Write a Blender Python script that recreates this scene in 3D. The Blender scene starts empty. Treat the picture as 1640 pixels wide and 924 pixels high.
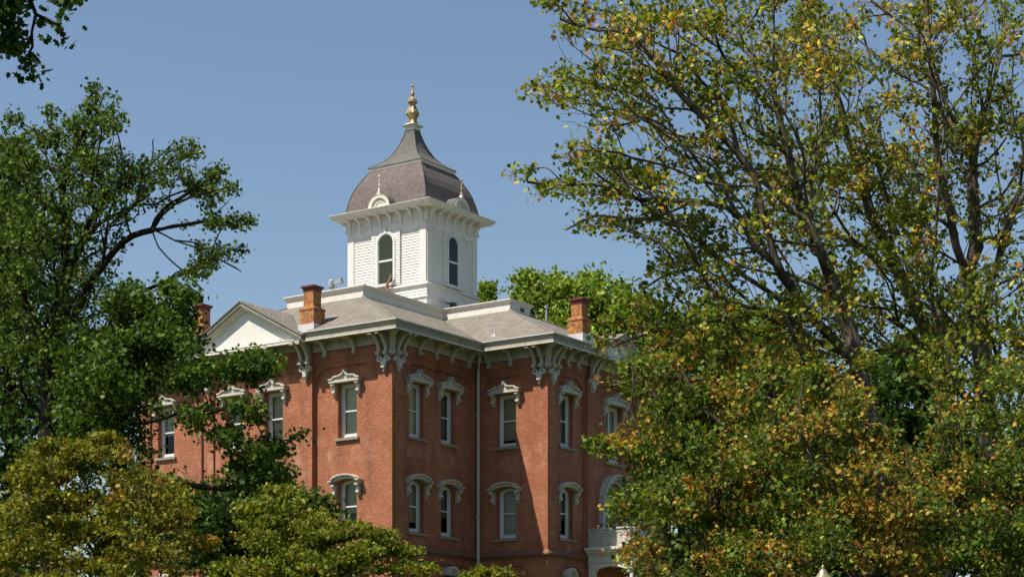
import bpy, math, random
import numpy as np
from mathutils import Vector, Matrix, noise
from mathutils.geometry import tessellate_polygon

R = math.radians
SC = bpy.context.scene
COL = SC.collection

# ------------------------------------------------------------------ camera
F = 3062.5          # focal length in photo pixels (photo 1640 wide)
YH = 1160.0         # horizon row of the level, shifted lens
ZC = 1.65
cam_d = bpy.data.cameras.new('camera')
cam = bpy.data.objects.new('camera', cam_d)
COL.objects.link(cam)
cam.location = (0, 0, ZC)
cam.rotation_euler = (R(90), 0, 0)
cam_d.sensor_width = 36
cam_d.lens = F / 1640 * 36
cam_d.shift_y = (YH - 462) / 1640
cam_d.clip_start = .5
cam_d.clip_end = 6000
SC.camera = cam

# ------------------------------------------------------------------ sky, sun, exposure
SUN_TRAVEL = Vector((1.01, .519, -1.86)).normalized()
ELEV = math.asin(-SUN_TRAVEL.z)
w = bpy.data.worlds.new('World')
SC.world = w
w.use_nodes = True
nt = w.node_tree
sky = nt.nodes.new('ShaderNodeTexSky')
sky.sky_type = 'NISHITA'
sky.sun_disc = False
sky.sun_elevation = ELEV
sky.sun_rotation = math.atan2(-SUN_TRAVEL.x, -SUN_TRAVEL.y)
sky.air_density = 1.2
sky.dust_density = .8
sky.ozone_density = 2.4
bg = nt.nodes['Background']
bg.inputs['Strength'].default_value = .078
nt.links.new(sky.outputs[0], bg.inputs[0])
sd = bpy.data.lights.new('sun', 'SUN')
sd.energy = 5.0
sd.angle = R(.53)
sd.color = (1, .93, .82)
so = bpy.data.objects.new('sun', sd)
COL.objects.link(so)
so.rotation_euler = SUN_TRAVEL.to_track_quat('-Z', 'Y').to_euler()
SC.view_settings.view_transform = 'Standard'
SC.view_settings.look = 'None'
SC.view_settings.exposure = .57
SC.view_settings.gamma = 1
SC.view_settings.use_curve_mapping = False

# ------------------------------------------------------------------ materials
def newmat(name):
    m = bpy.data.materials.new(name); m.use_nodes = True
    return m, m.node_tree, m.node_tree.nodes['Principled BSDF']

def N(t, typ, **kw):
    n = t.nodes.new(typ)
    for k, v in kw.items():
        if k.startswith('i_'):
            n.inputs[k[2:].replace('_', ' ')].default_value = v
        else: setattr(n, k, v)
    return n

def ramp(t, src, stops):
    r = N(t, 'ShaderNodeValToRGB')
    e = r.color_ramp.elements
    while len(e) < len(stops): e.new(.5)
    for x, (p, c) in zip(e, stops):
        x.position = p; x.color = (*c, 1) if len(c) == 3 else c
    t.links.new(src, r.inputs[0])
    return r.outputs[0]

def mix(t, f, a, b, mode='MIX'):
    m = N(t, 'ShaderNodeMix', data_type='RGBA', blend_type=mode)
    for s, v in (('Factor', f), ('A', a), ('B', b)):
        sock = [i for i in m.inputs if i.name == s and (s == 'Factor' and i.type == 'VALUE' or s != 'Factor' and i.type == 'RGBA')][0]
        if hasattr(v, 'node'): t.links.new(v, sock)
        elif isinstance(v, tuple): sock.default_value = (*v, 1) if len(v) == 3 else v
        else: sock.default_value = v
    return [o for o in m.outputs if o.type == 'RGBA'][0]

def noise_tex(t, scale, detail=5, rough=.6, vec=None, w=None):
    n = N(t, 'ShaderNodeTexNoise')
    n.inputs['Scale'].default_value = scale
    n.inputs['Detail'].default_value = detail
    n.inputs['Roughness'].default_value = rough
    if vec is not None: t.links.new(vec, n.inputs['Vector'])
    return n.outputs['Fac']

def mapping(t, src, scale=(1, 1, 1), loc=(0, 0, 0)):
    m = N(t, 'ShaderNodeMapping')
    m.inputs['Scale'].default_value = scale
    m.inputs['Location'].default_value = loc
    t.links.new(src, m.inputs['Vector'])
    return m.outputs[0]

def bump(t, bsdf, h, strength=.3, dist=.02):
    b = N(t, 'ShaderNodeBump')
    b.inputs['Strength'].default_value = strength
    b.inputs['Distance'].default_value = dist
    t.links.new(h, b.inputs['Height'])
    t.links.new(b.outputs[0], bsdf.inputs['Normal'])

M = {}

def brick_mat(name, c1, c2, mortar, lichen=0):
    m, t, b = newmat(name)
    uv = N(t, 'ShaderNodeUVMap', uv_map='UVMap').outputs[0]
    obj = N(t, 'ShaderNodeTexCoord').outputs['Object']
    br = N(t, 'ShaderNodeTexBrick')
    t.links.new(uv, br.inputs['Vector'])
    br.inputs['Color1'].default_value = (*c1, 1)
    br.inputs['Color2'].default_value = (*c2, 1)
    br.inputs['Mortar'].default_value = (*mortar, 1)
    br.inputs['Scale'].default_value = 1
    br.inputs['Mortar Size'].default_value = .011
    br.inputs['Mortar Smooth'].default_value = .3
    br.inputs['Bias'].default_value = -.1
    br.inputs['Brick Width'].default_value = .23
    br.inputs['Row Height'].default_value = .078
    nz = noise_tex(t, .9, 6, .65, obj)
    c = mix(t, ramp(t, nz, [(.38, (0, 0, 0)), (.72, (.7, .7, .7))]), br.outputs['Color'], tuple(x * .55 for x in c1))
    # per-brick-course variation, pale repairs and efflorescence
    nz2 = noise_tex(t, 1.0, 4, .7, mapping(t, uv, (.45, 2.2, 1)))
    c = mix(t, ramp(t, nz2, [(.56, (0, 0, 0)), (.72, (.42, .42, .42))]), c, (.55, .33, .22))
    nz5 = noise_tex(t, 1.0, 2, .7, mapping(t, uv, (4.8, 14.5, 1)))
    c = mix(t, ramp(t, nz5, [(.36, (0, 0, 0)), (.80, (.75, .75, .75))]), c, (.20, .065, .035))
    nz6 = noise_tex(t, 1.0, 2, .7, mapping(t, uv, (3.7, 12.5, 1), (7, 3, 0)))
    c = mix(t, ramp(t, nz6, [(.60, (0, 0, 0)), (.70, (.5, .5, .5))]), c, (.62, .34, .2))
    # dark streaks running down
    nz3 = noise_tex(t, 1.0, 4, .6, mapping(t, uv, (1.6, .12, 1)))
    c = mix(t, ramp(t, nz3, [(.52, (0, 0, 0)), (.75, (.5, .5, .5))]), c, (.1, .05, .035))
    if name == 'brick':
        # lime bloom and soot washed down below the sills and the corbels
        sx = N(t, 'ShaderNodeSeparateXYZ'); t.links.new(uv, sx.inputs[0])
        z01 = N(t, 'ShaderNodeMath', operation='DIVIDE'); z01.inputs[1].default_value = 20.0
        t.links.new(sx.outputs[1], z01.inputs[0])
        def band(stops): return ramp(t, z01.outputs[0], [(p / 20, (v, v, v)) for p, v in stops])
        b1 = band([(9.9, 0), (10.2, .7), (10.9, .15), (13.9, 0), (14.6, .9), (15.35, .5), (15.6, 0)])
        nw = ramp(t, noise_tex(t, 1.0, 5, .7, mapping(t, uv, (1.4, .5, 1), (4, 1, 0))), [(.50, (0, 0, 0)), (.68, (.75, .75, .75))])
        c = mix(t, mix(t, 1.0, b1, nw, 'MULTIPLY'), c, (.52, .30, .20))
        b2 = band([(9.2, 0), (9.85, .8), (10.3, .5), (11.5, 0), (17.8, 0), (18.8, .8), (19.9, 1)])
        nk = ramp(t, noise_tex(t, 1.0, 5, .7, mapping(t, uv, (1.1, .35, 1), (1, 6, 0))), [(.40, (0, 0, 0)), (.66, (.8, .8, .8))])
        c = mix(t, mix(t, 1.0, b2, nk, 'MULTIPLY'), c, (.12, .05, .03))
    if lichen:
        nz4 = noise_tex(t, 4.5, 6, .75, obj)
        c = mix(t, ramp(t, nz4, [(.5 - lichen * .2, (0, 0, 0)), (.62 - lichen * .15, (1, 1, 1))]), c, (.50, .23, .04))
        nz4b = noise_tex(t, 6.5, 6, .7, mapping(t, obj, (1, 1, 1), (3, 3, 3)))
        c = mix(t, ramp(t, nz4b, [(.55, (0, 0, 0)), (.66, (.8, .8, .8))]), c, (.30, .26, .22))
        nz4c = noise_tex(t, 8, 5, .7, mapping(t, obj, (1, 1, 1), (9, 3, 1)))
        c = mix(t, ramp(t, nz4c, [(.58, (0, 0, 0)), (.66, (.7, .7, .7))]), c, (.07, .05, .03))
    t.links.new(c, b.inputs['Base Color'])
    b.inputs['Roughness'].default_value = .9
    b.inputs['Specular IOR Level'].default_value = .2
    inv = N(t, 'ShaderNodeMath', operation='SUBTRACT'); inv.inputs[0].default_value = 1
    t.links.new(br.outputs['Fac'], inv.inputs[1])
    bump(t, b, inv.outputs[0], .5, .012)
    M[name] = m

brick_mat('brick', (.46, .145, .066), (.31, .09, .042), (.46, .28, .18))
brick_mat('chimney_brick', (.36, .12, .06), (.28, .085, .045), (.34, .22, .15), lichen=.15)
brick_mat('lichen_brick', (.36, .17, .03), (.26, .14, .03), (.24, .15, .05), lichen=0)

def paint_mat(name, col, dirt=(.25, .22, .15), amt=.35, rough=.6, scale=3.0, peel=None):
    m, t, b = newmat(name)
    obj = N(t, 'ShaderNodeTexCoord').outputs['Object']
    n1 = noise_tex(t, scale, 6, .7, obj)
    c = mix(t, ramp(t, n1, [(.48, (0, 0, 0)), (.75, (amt, amt, amt))]), tuple(col), tuple(dirt))
    n2 = noise_tex(t, 1.0, 5, .7, mapping(t, obj, (6, 6, .7)))
    c = mix(t, ramp(t, n2, [(.55, (0, 0, 0)), (.78, (amt, amt, amt))]), c, tuple(dirt))
    if peel:
        n3 = noise_tex(t, 14, 5, .7, mapping(t, obj, (1, 1, 2)))
        c = mix(t, ramp(t, n3, [(.605, (0, 0, 0)), (.66, (.8, .8, .8))]), c, tuple(peel))
    t.links.new(c, b.inputs['Base Color'])
    b.inputs['Roughness'].default_value = rough
    b.inputs['Specular IOR Level'].default_value = .3
    bump(t, b, noise_tex(t, 30, 3, .6, obj), .15, .01)
    M[name] = m

paint_mat('white_wood', (.68, .64, .56), (.34, .31, .24), .45)
paint_mat('trim', (.41, .37, .285), (.17, .15, .09), .7, scale=2.2)
paint_mat('siding', (.70, .675, .62), (.40, .37, .30), .4, peel=(.26, .2, .15))
paint_mat('soffit', (.42, .40, .27), (.22, .22, .08), .9, scale=1.2)
paint_mat('hood_wood', (.52, .48, .40), (.23, .21, .17), .7, scale=5, peel=(.28, .24, .2))
paint_mat('frame_wood', (.66, .66, .63), (.4, .38, .32), .3)
paint_mat('stone_sill', (.27, .24, .19), (.12, .11, .08), .6)
paint_mat('cap_red', (.17, .035, .03), (.12, .03, .03), .5)
paint_mat('flashing', (.58, .56, .55), (.3, .29, .28), .5, rough=.45)
paint_mat('ledge_brick', (.20, .09, .05), (.08, .06, .02), .8, scale=4)
paint_mat('pipe_white', (.52, .50, .45), (.3, .28, .22), .4)
paint_mat('pipe_brown', (.07, .03, .02), (.03, .02, .02), .5)
paint_mat('gold', (.34, .24, .09), (.55, .48, .36), 1.0, rough=.5, scale=7, peel=(.12, .09, .06))
paint_mat('cream_curtain', (.60, .56, .38), (.3, .28, .2), .3)
paint_mat('green_blind', (.33, .32, .20), (.2, .2, .12), .4, scale=1.5)
paint_mat('grey_blind', (.42, .43, .38), (.2, .2, .18), .4, scale=1.5)
paint_mat('slate_blind', (.13, .14, .14), (.08, .08, .08), .5)
paint_mat('dark_room', (.02, .02, .02), (.01, .01, .01), .4)
paint_mat('door_red', (.10, .02, .015), (.04, .01, .01), .5)
paint_mat('grey_metal', (.33, .35, .37), (.2, .2, .2), .5, rough=.4)
paint_mat('black_metal', (.02, .02, .025), (.05, .05, .05), .4, rough=.4)
paint_mat('old_plank', (.22, .10, .05), (.1, .05, .03), .6)
paint_mat('lamp_metal', (.42, .34, .20), (.2, .14, .06), .5, rough=.3)
M['lamp_metal'].node_tree.nodes['Principled BSDF'].inputs['Metallic'].default_value = .6

def shingle_mat(name, cols, row=.14, wid=.3, bumpd=.02, spots=None):
    m, t, b = newmat(name)
    uv = N(t, 'ShaderNodeUVMap', uv_map='UVMap').outputs[0]
    br = N(t, 'ShaderNodeTexBrick')
    t.links.new(uv, br.inputs['Vector'])
    br.inputs['Color1'].default_value = (*cols[0], 1)
    br.inputs['Color2'].default_value = (*cols[1], 1)
    br.inputs['Mortar'].default_value = (*[x * .45 for x in cols[0]], 1)
    br.inputs['Scale'].default_value = 1
    br.inputs['Mortar Size'].default_value = .014
    br.inputs['Mortar Smooth'].default_value = .6
    br.inputs['Brick Width'].default_value = wid
    br.inputs['Row Height'].default_value = row
    n1 = noise_tex(t, 1.0, 6, .7, mapping(t, uv, (1.2, 1.2, 1)))
    c = mix(t, ramp(t, n1, [(.42, (0, 0, 0)), (.6, (.75, .75, .75))]), br.outputs['Color'], cols[2])
    n2 = noise_tex(t, 1.0, 4, .8, mapping(t, uv, (7, 9, 1)))
    c = mix(t, ramp(t, n2, [(.5, (0, 0, 0)), (.68, (.7, .7, .7))]), c, cols[3])
    t.links.new(c, b.inputs['Base Color'])
    b.inputs['Roughness'].default_value = .92
    b.inputs['Specular IOR Level'].default_value = .2
    inv = N(t, 'ShaderNodeMath', operation='SUBTRACT'); inv.inputs[0].default_value = 1
    t.links.new(br.outputs['Fac'], inv.inputs[1])
    bump(t, b, inv.outputs[0], .6, bumpd)
    M[name] = m

shingle_mat('shingle', ((.27, .245, .205), (.19, .17, .14), (.15, .128, .105), (.09, .075, .06)), row=.17, wid=.34)
shingle_mat('tower_shingle', ((.185, .152, .14), (.135, .11, .103), (.105, .085, .08), (.27, .235, .215)), row=.13, wid=.2, bumpd=.03)
shingle_mat('tower_slate', ((.165, .155, .142), (.12, .115, .105), (.095, .09, .085), (.24, .225, .205)), row=.13, wid=.2, bumpd=.03)

def glass_mat():
    m, t, b = newmat('glass')
    out = t.nodes['Material Output']
    tr = N(t, 'ShaderNodeBsdfTransparent'); tr.inputs[0].default_value = (.92, .91, .84, 1)
    gl = N(t, 'ShaderNodeBsdfGlossy'); gl.inputs['Roughness'].default_value = .03
    gl.inputs['Color'].default_value = (.8, .85, .9, 1)
    obj = N(t, 'ShaderNodeTexCoord').outputs['Object']
    bp = N(t, 'ShaderNodeBump'); bp.inputs['Strength'].default_value = .25; bp.inputs['Distance'].default_value = .05
    t.links.new(noise_tex(t, 1.6, 2, .5, obj), bp.inputs['Height'])
    t.links.new(bp.outputs[0], gl.inputs['Normal'])
    fr = N(t, 'ShaderNodeFresnel'); fr.inputs['IOR'].default_value = 1.38
    mx = N(t, 'ShaderNodeMixShader')
    t.links.new(fr.outputs[0], mx.inputs[0]); t.links.new(tr.outputs[0], mx.inputs[1]); t.links.new(gl.outputs[0], mx.inputs[2])
    t.links.new(mx.outputs[0], out.inputs['Surface'])
    M['glass'] = m
glass_mat()

def leaf_mat(name, trans=.32, rough=.55):
    m, t, b = newmat(name)
    out = t.nodes['Material Output']
    at = N(t, 'ShaderNodeAttribute', attribute_name='leafcol').outputs['Color']
    t.links.new(at, b.inputs['Base Color'])
    b.inputs['Roughness'].default_value = rough
    b.inputs['Specular IOR Level'].default_value = .15
    tl = N(t, 'ShaderNodeBsdfTranslucent')
    tc = mix(t, 1.0, at, (1.25, 1.2, .55), 'MULTIPLY')
    t.links.new(tc, tl.inputs['Color'])
    mx = N(t, 'ShaderNodeMixShader'); mx.inputs[0].default_value = trans
    t.links.new(b.outputs[0], mx.inputs[1]); t.links.new(tl.outputs[0], mx.inputs[2])
    t.links.new(mx.outputs[0], out.inputs['Surface'])
    M[name] = m
leaf_mat('leaf')

def bark_mat(name, c1, c2, moss):
    m, t, b = newmat(name)
    obj = N(t, 'ShaderNodeTexCoord').outputs['Object']
    n1 = noise_tex(t, 1, 6, .7, mapping(t, obj, (6, 6, 1.2)))
    c = ramp(t, n1, [(.35, c1), (.65, c2)])
    n2 = noise_tex(t, 1.1, 5, .65, obj)
    c = mix(t, ramp(t, n2, [(.5, (0, 0, 0)), (.62, (.8, .8, .8))]), c, moss)
    t.links.new(c, b.inputs['Base Color'])
    b.inputs['Roughness'].default_value = .95
    b.inputs['Specular IOR Level'].default_value = .1
    bump(t, b, n1, .8, .05)
    M[name] = m
bark_mat('bark_pale', (.03, .022, .017), (.19, .155, .125), (.028, .02, .008))
bark_mat('bark_dark', (.012, .009, .007), (.035, .028, .022), (.018, .02, .008))

def ground_mat():
    m, t, b = newmat('grass_ground')
    obj = N(t, 'ShaderNodeTexCoord').outputs['Object']
    c = ramp(t, noise_tex(t, .25, 6, .7, obj), [(.35, (.035, .06, .014)), (.7, (.075, .095, .025))])
    c = mix(t, ramp(t, noise_tex(t, 12, 4, .7, obj), [(.4, (0, 0, 0)), (.7, (.6, .6, .6))]), c, (.02, .035, .008))
    t.links.new(c, b.inputs['Base Color'])
    b.inputs['Roughness'].default_value = 1
    bump(t, b, noise_tex(t, 20, 4, .7, obj), .8, .08)
    M['grass_ground'] = m
ground_mat()

# ------------------------------------------------------------------ mesh helpers
class MB:
    """collects polygons, builds ONE mesh object"""
    def __init__(s): s.v = []; s.f = []; s.uv = []; s.mi = []; s.cur = 0
    def poly(s, pts, uvs=None):
        i = len(s.v)
        s.v += [tuple(p) for p in pts]; s.f.append(tuple(range(i, i + len(pts)))); s.mi.append(s.cur)
        if uvs is None:
            p0, p1, p2 = Vector(pts[0]), Vector(pts[1]), Vector(pts[2])
            n = (p1 - p0).cross(p2 - p0)
            if n.length < 1e-12: n = Vector((0, 0, 1))
            n.normalize()
            if abs(n.z) > .85: uvs = [(p[0], p[1]) for p in pts]
            else:
                h = Vector((-n.y, n.x, 0)).normalized()
                vv = n.cross(h)
                uvs = [(Vector(p).dot(h), Vector(p).dot(vv)) for p in pts]
        s.uv += uvs
        return s
    def box(s, x0, x1, y0, y1, z0, z1):
        a = [(x0, y0, z0), (x1, y0, z0), (x1, y1, z0), (x0, y1, z0), (x0, y0, z1), (x1, y0, z1), (x1, y1, z1), (x0, y1, z1)]
        for q in ((0, 1, 5, 4), (1, 2, 6, 5), (2, 3, 7, 6), (3, 0, 4, 7), (4, 5, 6, 7), (3, 2, 1, 0)): s.poly([a[k] for k in q])
        return s
    def frustum(s, r0, z0, r1, z1, cap=True):
        """r = (x0,x1,y0,y1)"""
        a = [(r0[0], r0[2], z0), (r0[1], r0[2], z0), (r0[1], r0[3], z0), (r0[0], r0[3], z0)]
        b = [(r1[0], r1[2], z1), (r1[1], r1[2], z1), (r1[1], r1[3], z1), (r1[0], r1[3], z1)]
        for i in range(4): s.poly([a[i], a[(i + 1) % 4], b[(i + 1) % 4], b[i]])
        if cap: s.poly(b); s.poly(a[::-1])
        return s
    def prism_y(s, xz, y0, y1):
        """polygon in x,z (ccw seen from -y) extruded from y0 (front) to y1"""
        n = len(xz)
        tris = tessellate_polygon([[Vector((x, z, 0)) for x, z in xz]])
        for tr in tris:
            s.poly([(xz[k][0], y0, xz[k][1]) for k in tr]); s.poly([(xz[k][0], y1, xz[k][1]) for k in tr[::-1]])
        for i in range(n):
            a, b = xz[i], xz[(i + 1) % n]
            s.poly([(a[0], y0, a[1]), (a[0], y1, a[1]), (b[0], y1, b[1]), (b[0], y0, b[1])])
        return s
    def prism_x(s, yz, x0, x1):
        n = len(yz)
        tris = tessellate_polygon([[Vector((y, z, 0)) for y, z in yz]])
        for tr in tris:
            s.poly([(x0, yz[k][0], yz[k][1]) for k in tr]); s.poly([(x1, yz[k][0], yz[k][1]) for k in tr[::-1]])
        for i in range(n):
            a, b = yz[i], yz[(i + 1) % n]
            s.poly([(x0, a[0], a[1]), (x1, a[0], a[1]), (x1, b[0], b[1]), (x0, b[0], b[1])])
        return s
    def prism_z(s, xy, z0, z1):
        n = len(xy)
        tris = tessellate_polygon([[Vector((x, y, 0)) for x, y in xy]])
        for tr in tris:
            s.poly([(xy[k][0], xy[k][1], z1) for k in tr]); s.poly([(xy[k][0], xy[k][1], z0) for k in tr[::-1]])
        for i in range(n):
            a, b = xy[i], xy[(i + 1) % n]
            s.poly([(a[0], a[1], z0), (b[0], b[1], z0), (b[0], b[1], z1), (a[0], a[1], z1)])
        return s
    def strip_y(s, outer, inner, y0, y1):
        """band between two open polylines of the same length in x,z, extruded"""
        n = len(outer)
        for i in range(n - 1):
            a, b, c, d = outer[i], outer[i + 1], inner[i + 1], inner[i]
            s.poly([(p[0], y0, p[1]) for p in (a, b, c, d)])
            s.poly([(p[0], y1, p[1]) for p in (d, c, b, a)])
            s.poly([(a[0], y0, a[1]), (a[0], y1, a[1]), (b[0], y1, b[1]), (b[0], y0, b[1])])
            s.poly([(d[0], y0, d[1]), (c[0], y0, c[1]), (c[0], y1, c[1]), (d[0], y1, d[1])])
        for k in (0, n - 1):
            a, d = outer[k], inner[k]
            s.poly([(a[0], y0, a[1]), (d[0], y0, d[1]), (d[0], y1, d[1]), (a[0], y1, a[1])])
        return s
    def lathe(s, prof, cx=0, cy=0, seg=16, sq=False):
        """prof = [(r,z)...] bottom to top"""
        for (r0, z0), (r1, z1) in zip(prof, prof[1:]):
            for k in range(seg):
                a0, a1 = 2 * math.pi * k / seg, 2 * math.pi * (k + 1) / seg
                p = [(cx + r0 * math.cos(a0), cy + r0 * math.sin(a0), z0), (cx + r0 * math.cos(a1), cy + r0 * math.sin(a1), z0),
                     (cx + r1 * math.cos(a1), cy + r1 * math.sin(a1), z1), (cx + r1 * math.cos(a0), cy + r1 * math.sin(a0), z1)]
                if r0 < 1e-6: p = p[1:]
                elif r1 < 1e-6: p = p[:3]
                s.poly(p)
        return s
    def tube(s, pts, rad, seg=8):
        pts = [Vector(p) for p in pts]
        rings = []
        for i, p in enumerate(pts):
            d = (pts[min(i + 1, len(pts) - 1)] - pts[max(i - 1, 0)]).normalized()
            u = d.orthogonal().normalized(); v = d.cross(u)
            r = rad[i] if isinstance(rad, (list, tuple)) else rad
            rings.append([p + (u * math.cos(2 * math.pi * k / seg) + v * math.sin(2 * math.pi * k / seg)) * r for k in range(seg)])
        for a, b in zip(rings, rings[1:]):
            # align ring b to a
            k0 = min(range(seg), key=lambda k: (b[k] - a[0]).length)
            b[:] = b[k0:] + b[:k0]
            for k in range(seg): s.poly([a[k], a[(k + 1) % seg], b[(k + 1) % seg], b[k]])
        s.poly(rings[0][::-1]); s.poly(rings[-1])
        return s
    def build(s, name, mat, parent=None, loc=(0, 0, 0), rot=0, smooth=False):
        me = bpy.data.meshes.new(name)
        me.from_pydata(s.v, [], s.f)
        mats = mat if isinstance(mat, (list, tuple)) else [mat]
        for m in mats: me.materials.append(M[m])
        me.polygons.foreach_set('material_index', s.mi)
        ul = me.uv_layers.new(name='UVMap')
        ul.data.foreach_set('uv', np.array(s.uv, dtype=np.float32).ravel())
        if smooth: me.polygons.foreach_set('use_smooth', [True] * len(me.polygons))
        me.update()
        o = bpy.data.objects.new(name, me)
        COL.objects.link(o)
        o.location = loc; o.rotation_euler = (0, 0, rot)
        if parent: o.parent = parent
        return o

def tag(o, label=None, cat=None, group=None, kind=None):
    if label: o['label'] = label
    if cat: o['category'] = cat
    if group: o['group'] = group
    if kind: o['kind'] = kind
    return o

def empty(name, loc=(0, 0, 0), rot=0):
    o = bpy.data.objects.new(name, None); COL.objects.link(o)
    o.location = loc; o.rotation_euler = (0, 0, rot); o.empty_display_size = .5
    return o

def copy_tree(o, parent, loc=None, rot=None):
    c = o.copy(); COL.objects.link(c); c.parent = parent
    if loc is not None: c.location = loc
    if rot is not None: c.rotation_euler = (0, 0, rot)
    for ch in KIDS(o): copy_tree(ch, c)
    return c
def KIDS(o): return [x for x in COL.objects if x.parent == o]

# ------------------------------------------------------------------ ground
def gz(x, y):
    t = min(1, max(0, (y - 35) / 45)); t = t * t * (3 - 2 * t)
    d = min(1, max(0, (190 - y) / 60)); d = d * d * (3 - 2 * d)
    e = min(1, max(0, (110 - abs(x)) / 60)); e = e * e * (3 - 2 * e)
    return 3.4 * t * d * e

def build_ground():
    xs = [-3000, -1000, -400, -200] + list(range(-120, 121, 8)) + [200, 400, 1000, 3000]
    ys = [-1000, -300, -80] + list(range(-20, 201, 8)) + [260, 400, 800, 1600, 4000]
    v = [(x, y, gz(x, y)) for y in ys for x in xs]
    n = len(xs)
    f = [(j * n + i, j * n + i + 1, (j + 1) * n + i + 1, (j + 1) * n + i) for j in range(len(ys) - 1) for i in range(n - 1)]
    me = bpy.data.meshes.new('ground'); me.from_pydata(v, [], f)
    me.materials.append(M['grass_ground'])
    me.polygons.foreach_set('use_smooth', [True] * len(f))
    o = bpy.data.objects.new('ground', me); COL.objects.link(o); tag(o, kind='structure')
build_ground()

# ------------------------------------------------------------------ the brick hall
ANG = math.atan2(.82347, .56736)
YA = 90.0
hall = empty('brick_hall', ((628 - 820) / F * YA, YA, 0), ANG)
tag(hall, 'red brick hall with white bell tower, bracketed eaves and low hipped roofs', 'building')
A1, B1 = 6.86, 4.24
LR = -math.pi / 2     # rotation of parts on faces looking towards -a
ZE = 20.45            # roof edge
PR = .10              # depth of recessed bay panels

def face_pt(face, x, y, z):
    """face = (oa, ob, kind): kind 'L': x -> -b, y(in) -> +a;  kind 'R': x -> +a, y(in) -> +b"""
    oa, ob, k = face
    return (oa + y, ob - x, z) if k == 'L' else (oa + x, ob + y, z)
FL0 = (0, 0, 'L'); FR0 = (0, 0, 'R'); FL1 = (A1, 0, 'L'); FR1 = (0, -B1, 'R')

def arch(cx, hw, z0, zs, rise, n=12, top_only=False):
    """closed outline: rectangle to spring zs then elliptic arch of given rise"""
    pts = [(cx + hw * math.cos(math.pi * k / n), zs + rise * math.sin(math.pi * k / n)) for k in range(n + 1)] if rise > 0 else [(cx + hw, zs), (cx - hw, zs)]
    if top_only: return pts
    return [(cx + hw, z0)] + pts + [(cx - hw, z0)] if rise > 0 else [(cx + hw, z0)] + pts + [(cx - hw, z0)]

def wall_sheet(mb, face, y, outline, holes, reveal):
    loops = [[Vector((x, z, 0)) for x, z in outline]] + [[Vector((x, z, 0)) for x, z in h] for h in holes]
    flat = [p for l in loops for p in l]
    for tr in tessellate_polygon(loops):
        P = [(flat[k].x, flat[k].y) for k in tr]
        if (P[1][0] - P[0][0]) * (P[2][1] - P[0][1]) - (P[2][0] - P[0][0]) * (P[1][1] - P[0][1]) < 0: P = P[::-1]
        mb.poly([face_pt(face, px, y, pz) for px, pz in P], [(px, pz) for px, pz in P])
    for h in holes:
        for i in range(len(h)):
            a, b = h[i], h[(i + 1) % len(h)]
            if abs(a[0] - b[0]) < 1e-6: uv = [(y, a[1]), (y + reveal, a[1]), (y + reveal, b[1]), (y, b[1])]
            else: uv = [(a[0], y), (a[0], y + reveal), (b[0], y + reveal), (b[0], y)]
            mb.poly([face_pt(face, a[0], y, a[1]), face_pt(face, a[0], y + reveal, a[1]), face_pt(face, b[0], y + reveal, b[1]), face_pt(face, b[0], y, b[1])], uv)

def rect(x0, x1, z0, z1): return [(x0, z0), (x1, z0), (x1, z1), (x0, z1)]
def panel_top(x0, x1, z0, z1, c=.55, lc=True, rc=True):
    p = [(x0, z0), (x1, z0)]
    if rc: p += [(x1, z1 - c), (x1 - .08, z1 - c + .05), (x1 - .2, z1 - c * .5), (x1 - c + .1, z1 - .12), (x1 - c, z1)]
    else: p += [(x1, z1)]
    if lc: p += [(x0 + c, z1), (x0 + c - .1, z1 - .12), (x0 + .2, z1 - c * .5), (x0 + .08, z1 - c + .05), (x0, z1 - c)]
    else: p += [(x0, z1)]
    return p

# window openings: (face, centre x on the face, floor) ; face x of L faces is -b
ZS3, ZT3 = 15.42, 18.02      # third floor opening
ZS2, ZT2 = 10.88, 13.12      # second floor: spring line, arch above
ARISE = .27
ZS1, ZT1 = 6.20, 8.35
WW = 1.16
WINS = {
    'L0': (FL0, [(-2.8, 1, 'cream'), (-7.33, 2, 'green'), (-9.94, 2, 'green'), (-14.86, 1, 'grey')]),
    'R0': (FR0, [(2.02, 1, 'tan'), (4.55, 1, 'dark')]),
    'L1': (FL1, [(1.72, 1, 'green')]),
    'R1': (FR1, [(8.72, 1, 'dark'), (17.08, 1, 'green')]),
}
YP = {'L0': PR, 'R0': PR, 'L1': PR, 'R1': PR}
def openings(lst, big=None):
    hs = []
    for cx, *_ in lst:
        hs.append(arch(cx, WW / 2, ZS3, ZT3, 0))
        hs.append(arch(cx, WW / 2, ZS2, ZT2, ARISE))
        hs.append(arch(cx, WW / 2, ZS1, ZT1, ARISE))
    return hs

wall = MB()
ZB, ZTOP = 1.5, 19.95
def bay(face, x0, x1, px0, px1, wins, yoff=0, lc=True, rc=True, extra=None):
    """proud sheet at yoff with two recessed panels, recessed sheet with the windows"""
    holes = [panel_top(px0, px1, 10.25, 18.85, .62, lc, rc), panel_top(px0, px1, 2.6, 9.5, .7, lc, rc)]
    wall_sheet(wall, face, yoff, rect(x0, x1, ZB, ZTOP), holes, PR)
    hs = openings(wins) + (extra or [])
    up = [h for h in hs if min(p[1] for p in h) > 10.2]; lo = [h for h in hs if min(p[1] for p in h) <= 10.2]
    wall_sheet(wall, face, yoff + PR, rect(px0 - .02, px1 + .02, 10.2, 18.9), up, .5)
    wall_sheet(wall, face, yoff + PR, rect(px0 - .02, px1 + .02, 2.5, 9.55), lo, .5)

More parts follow.
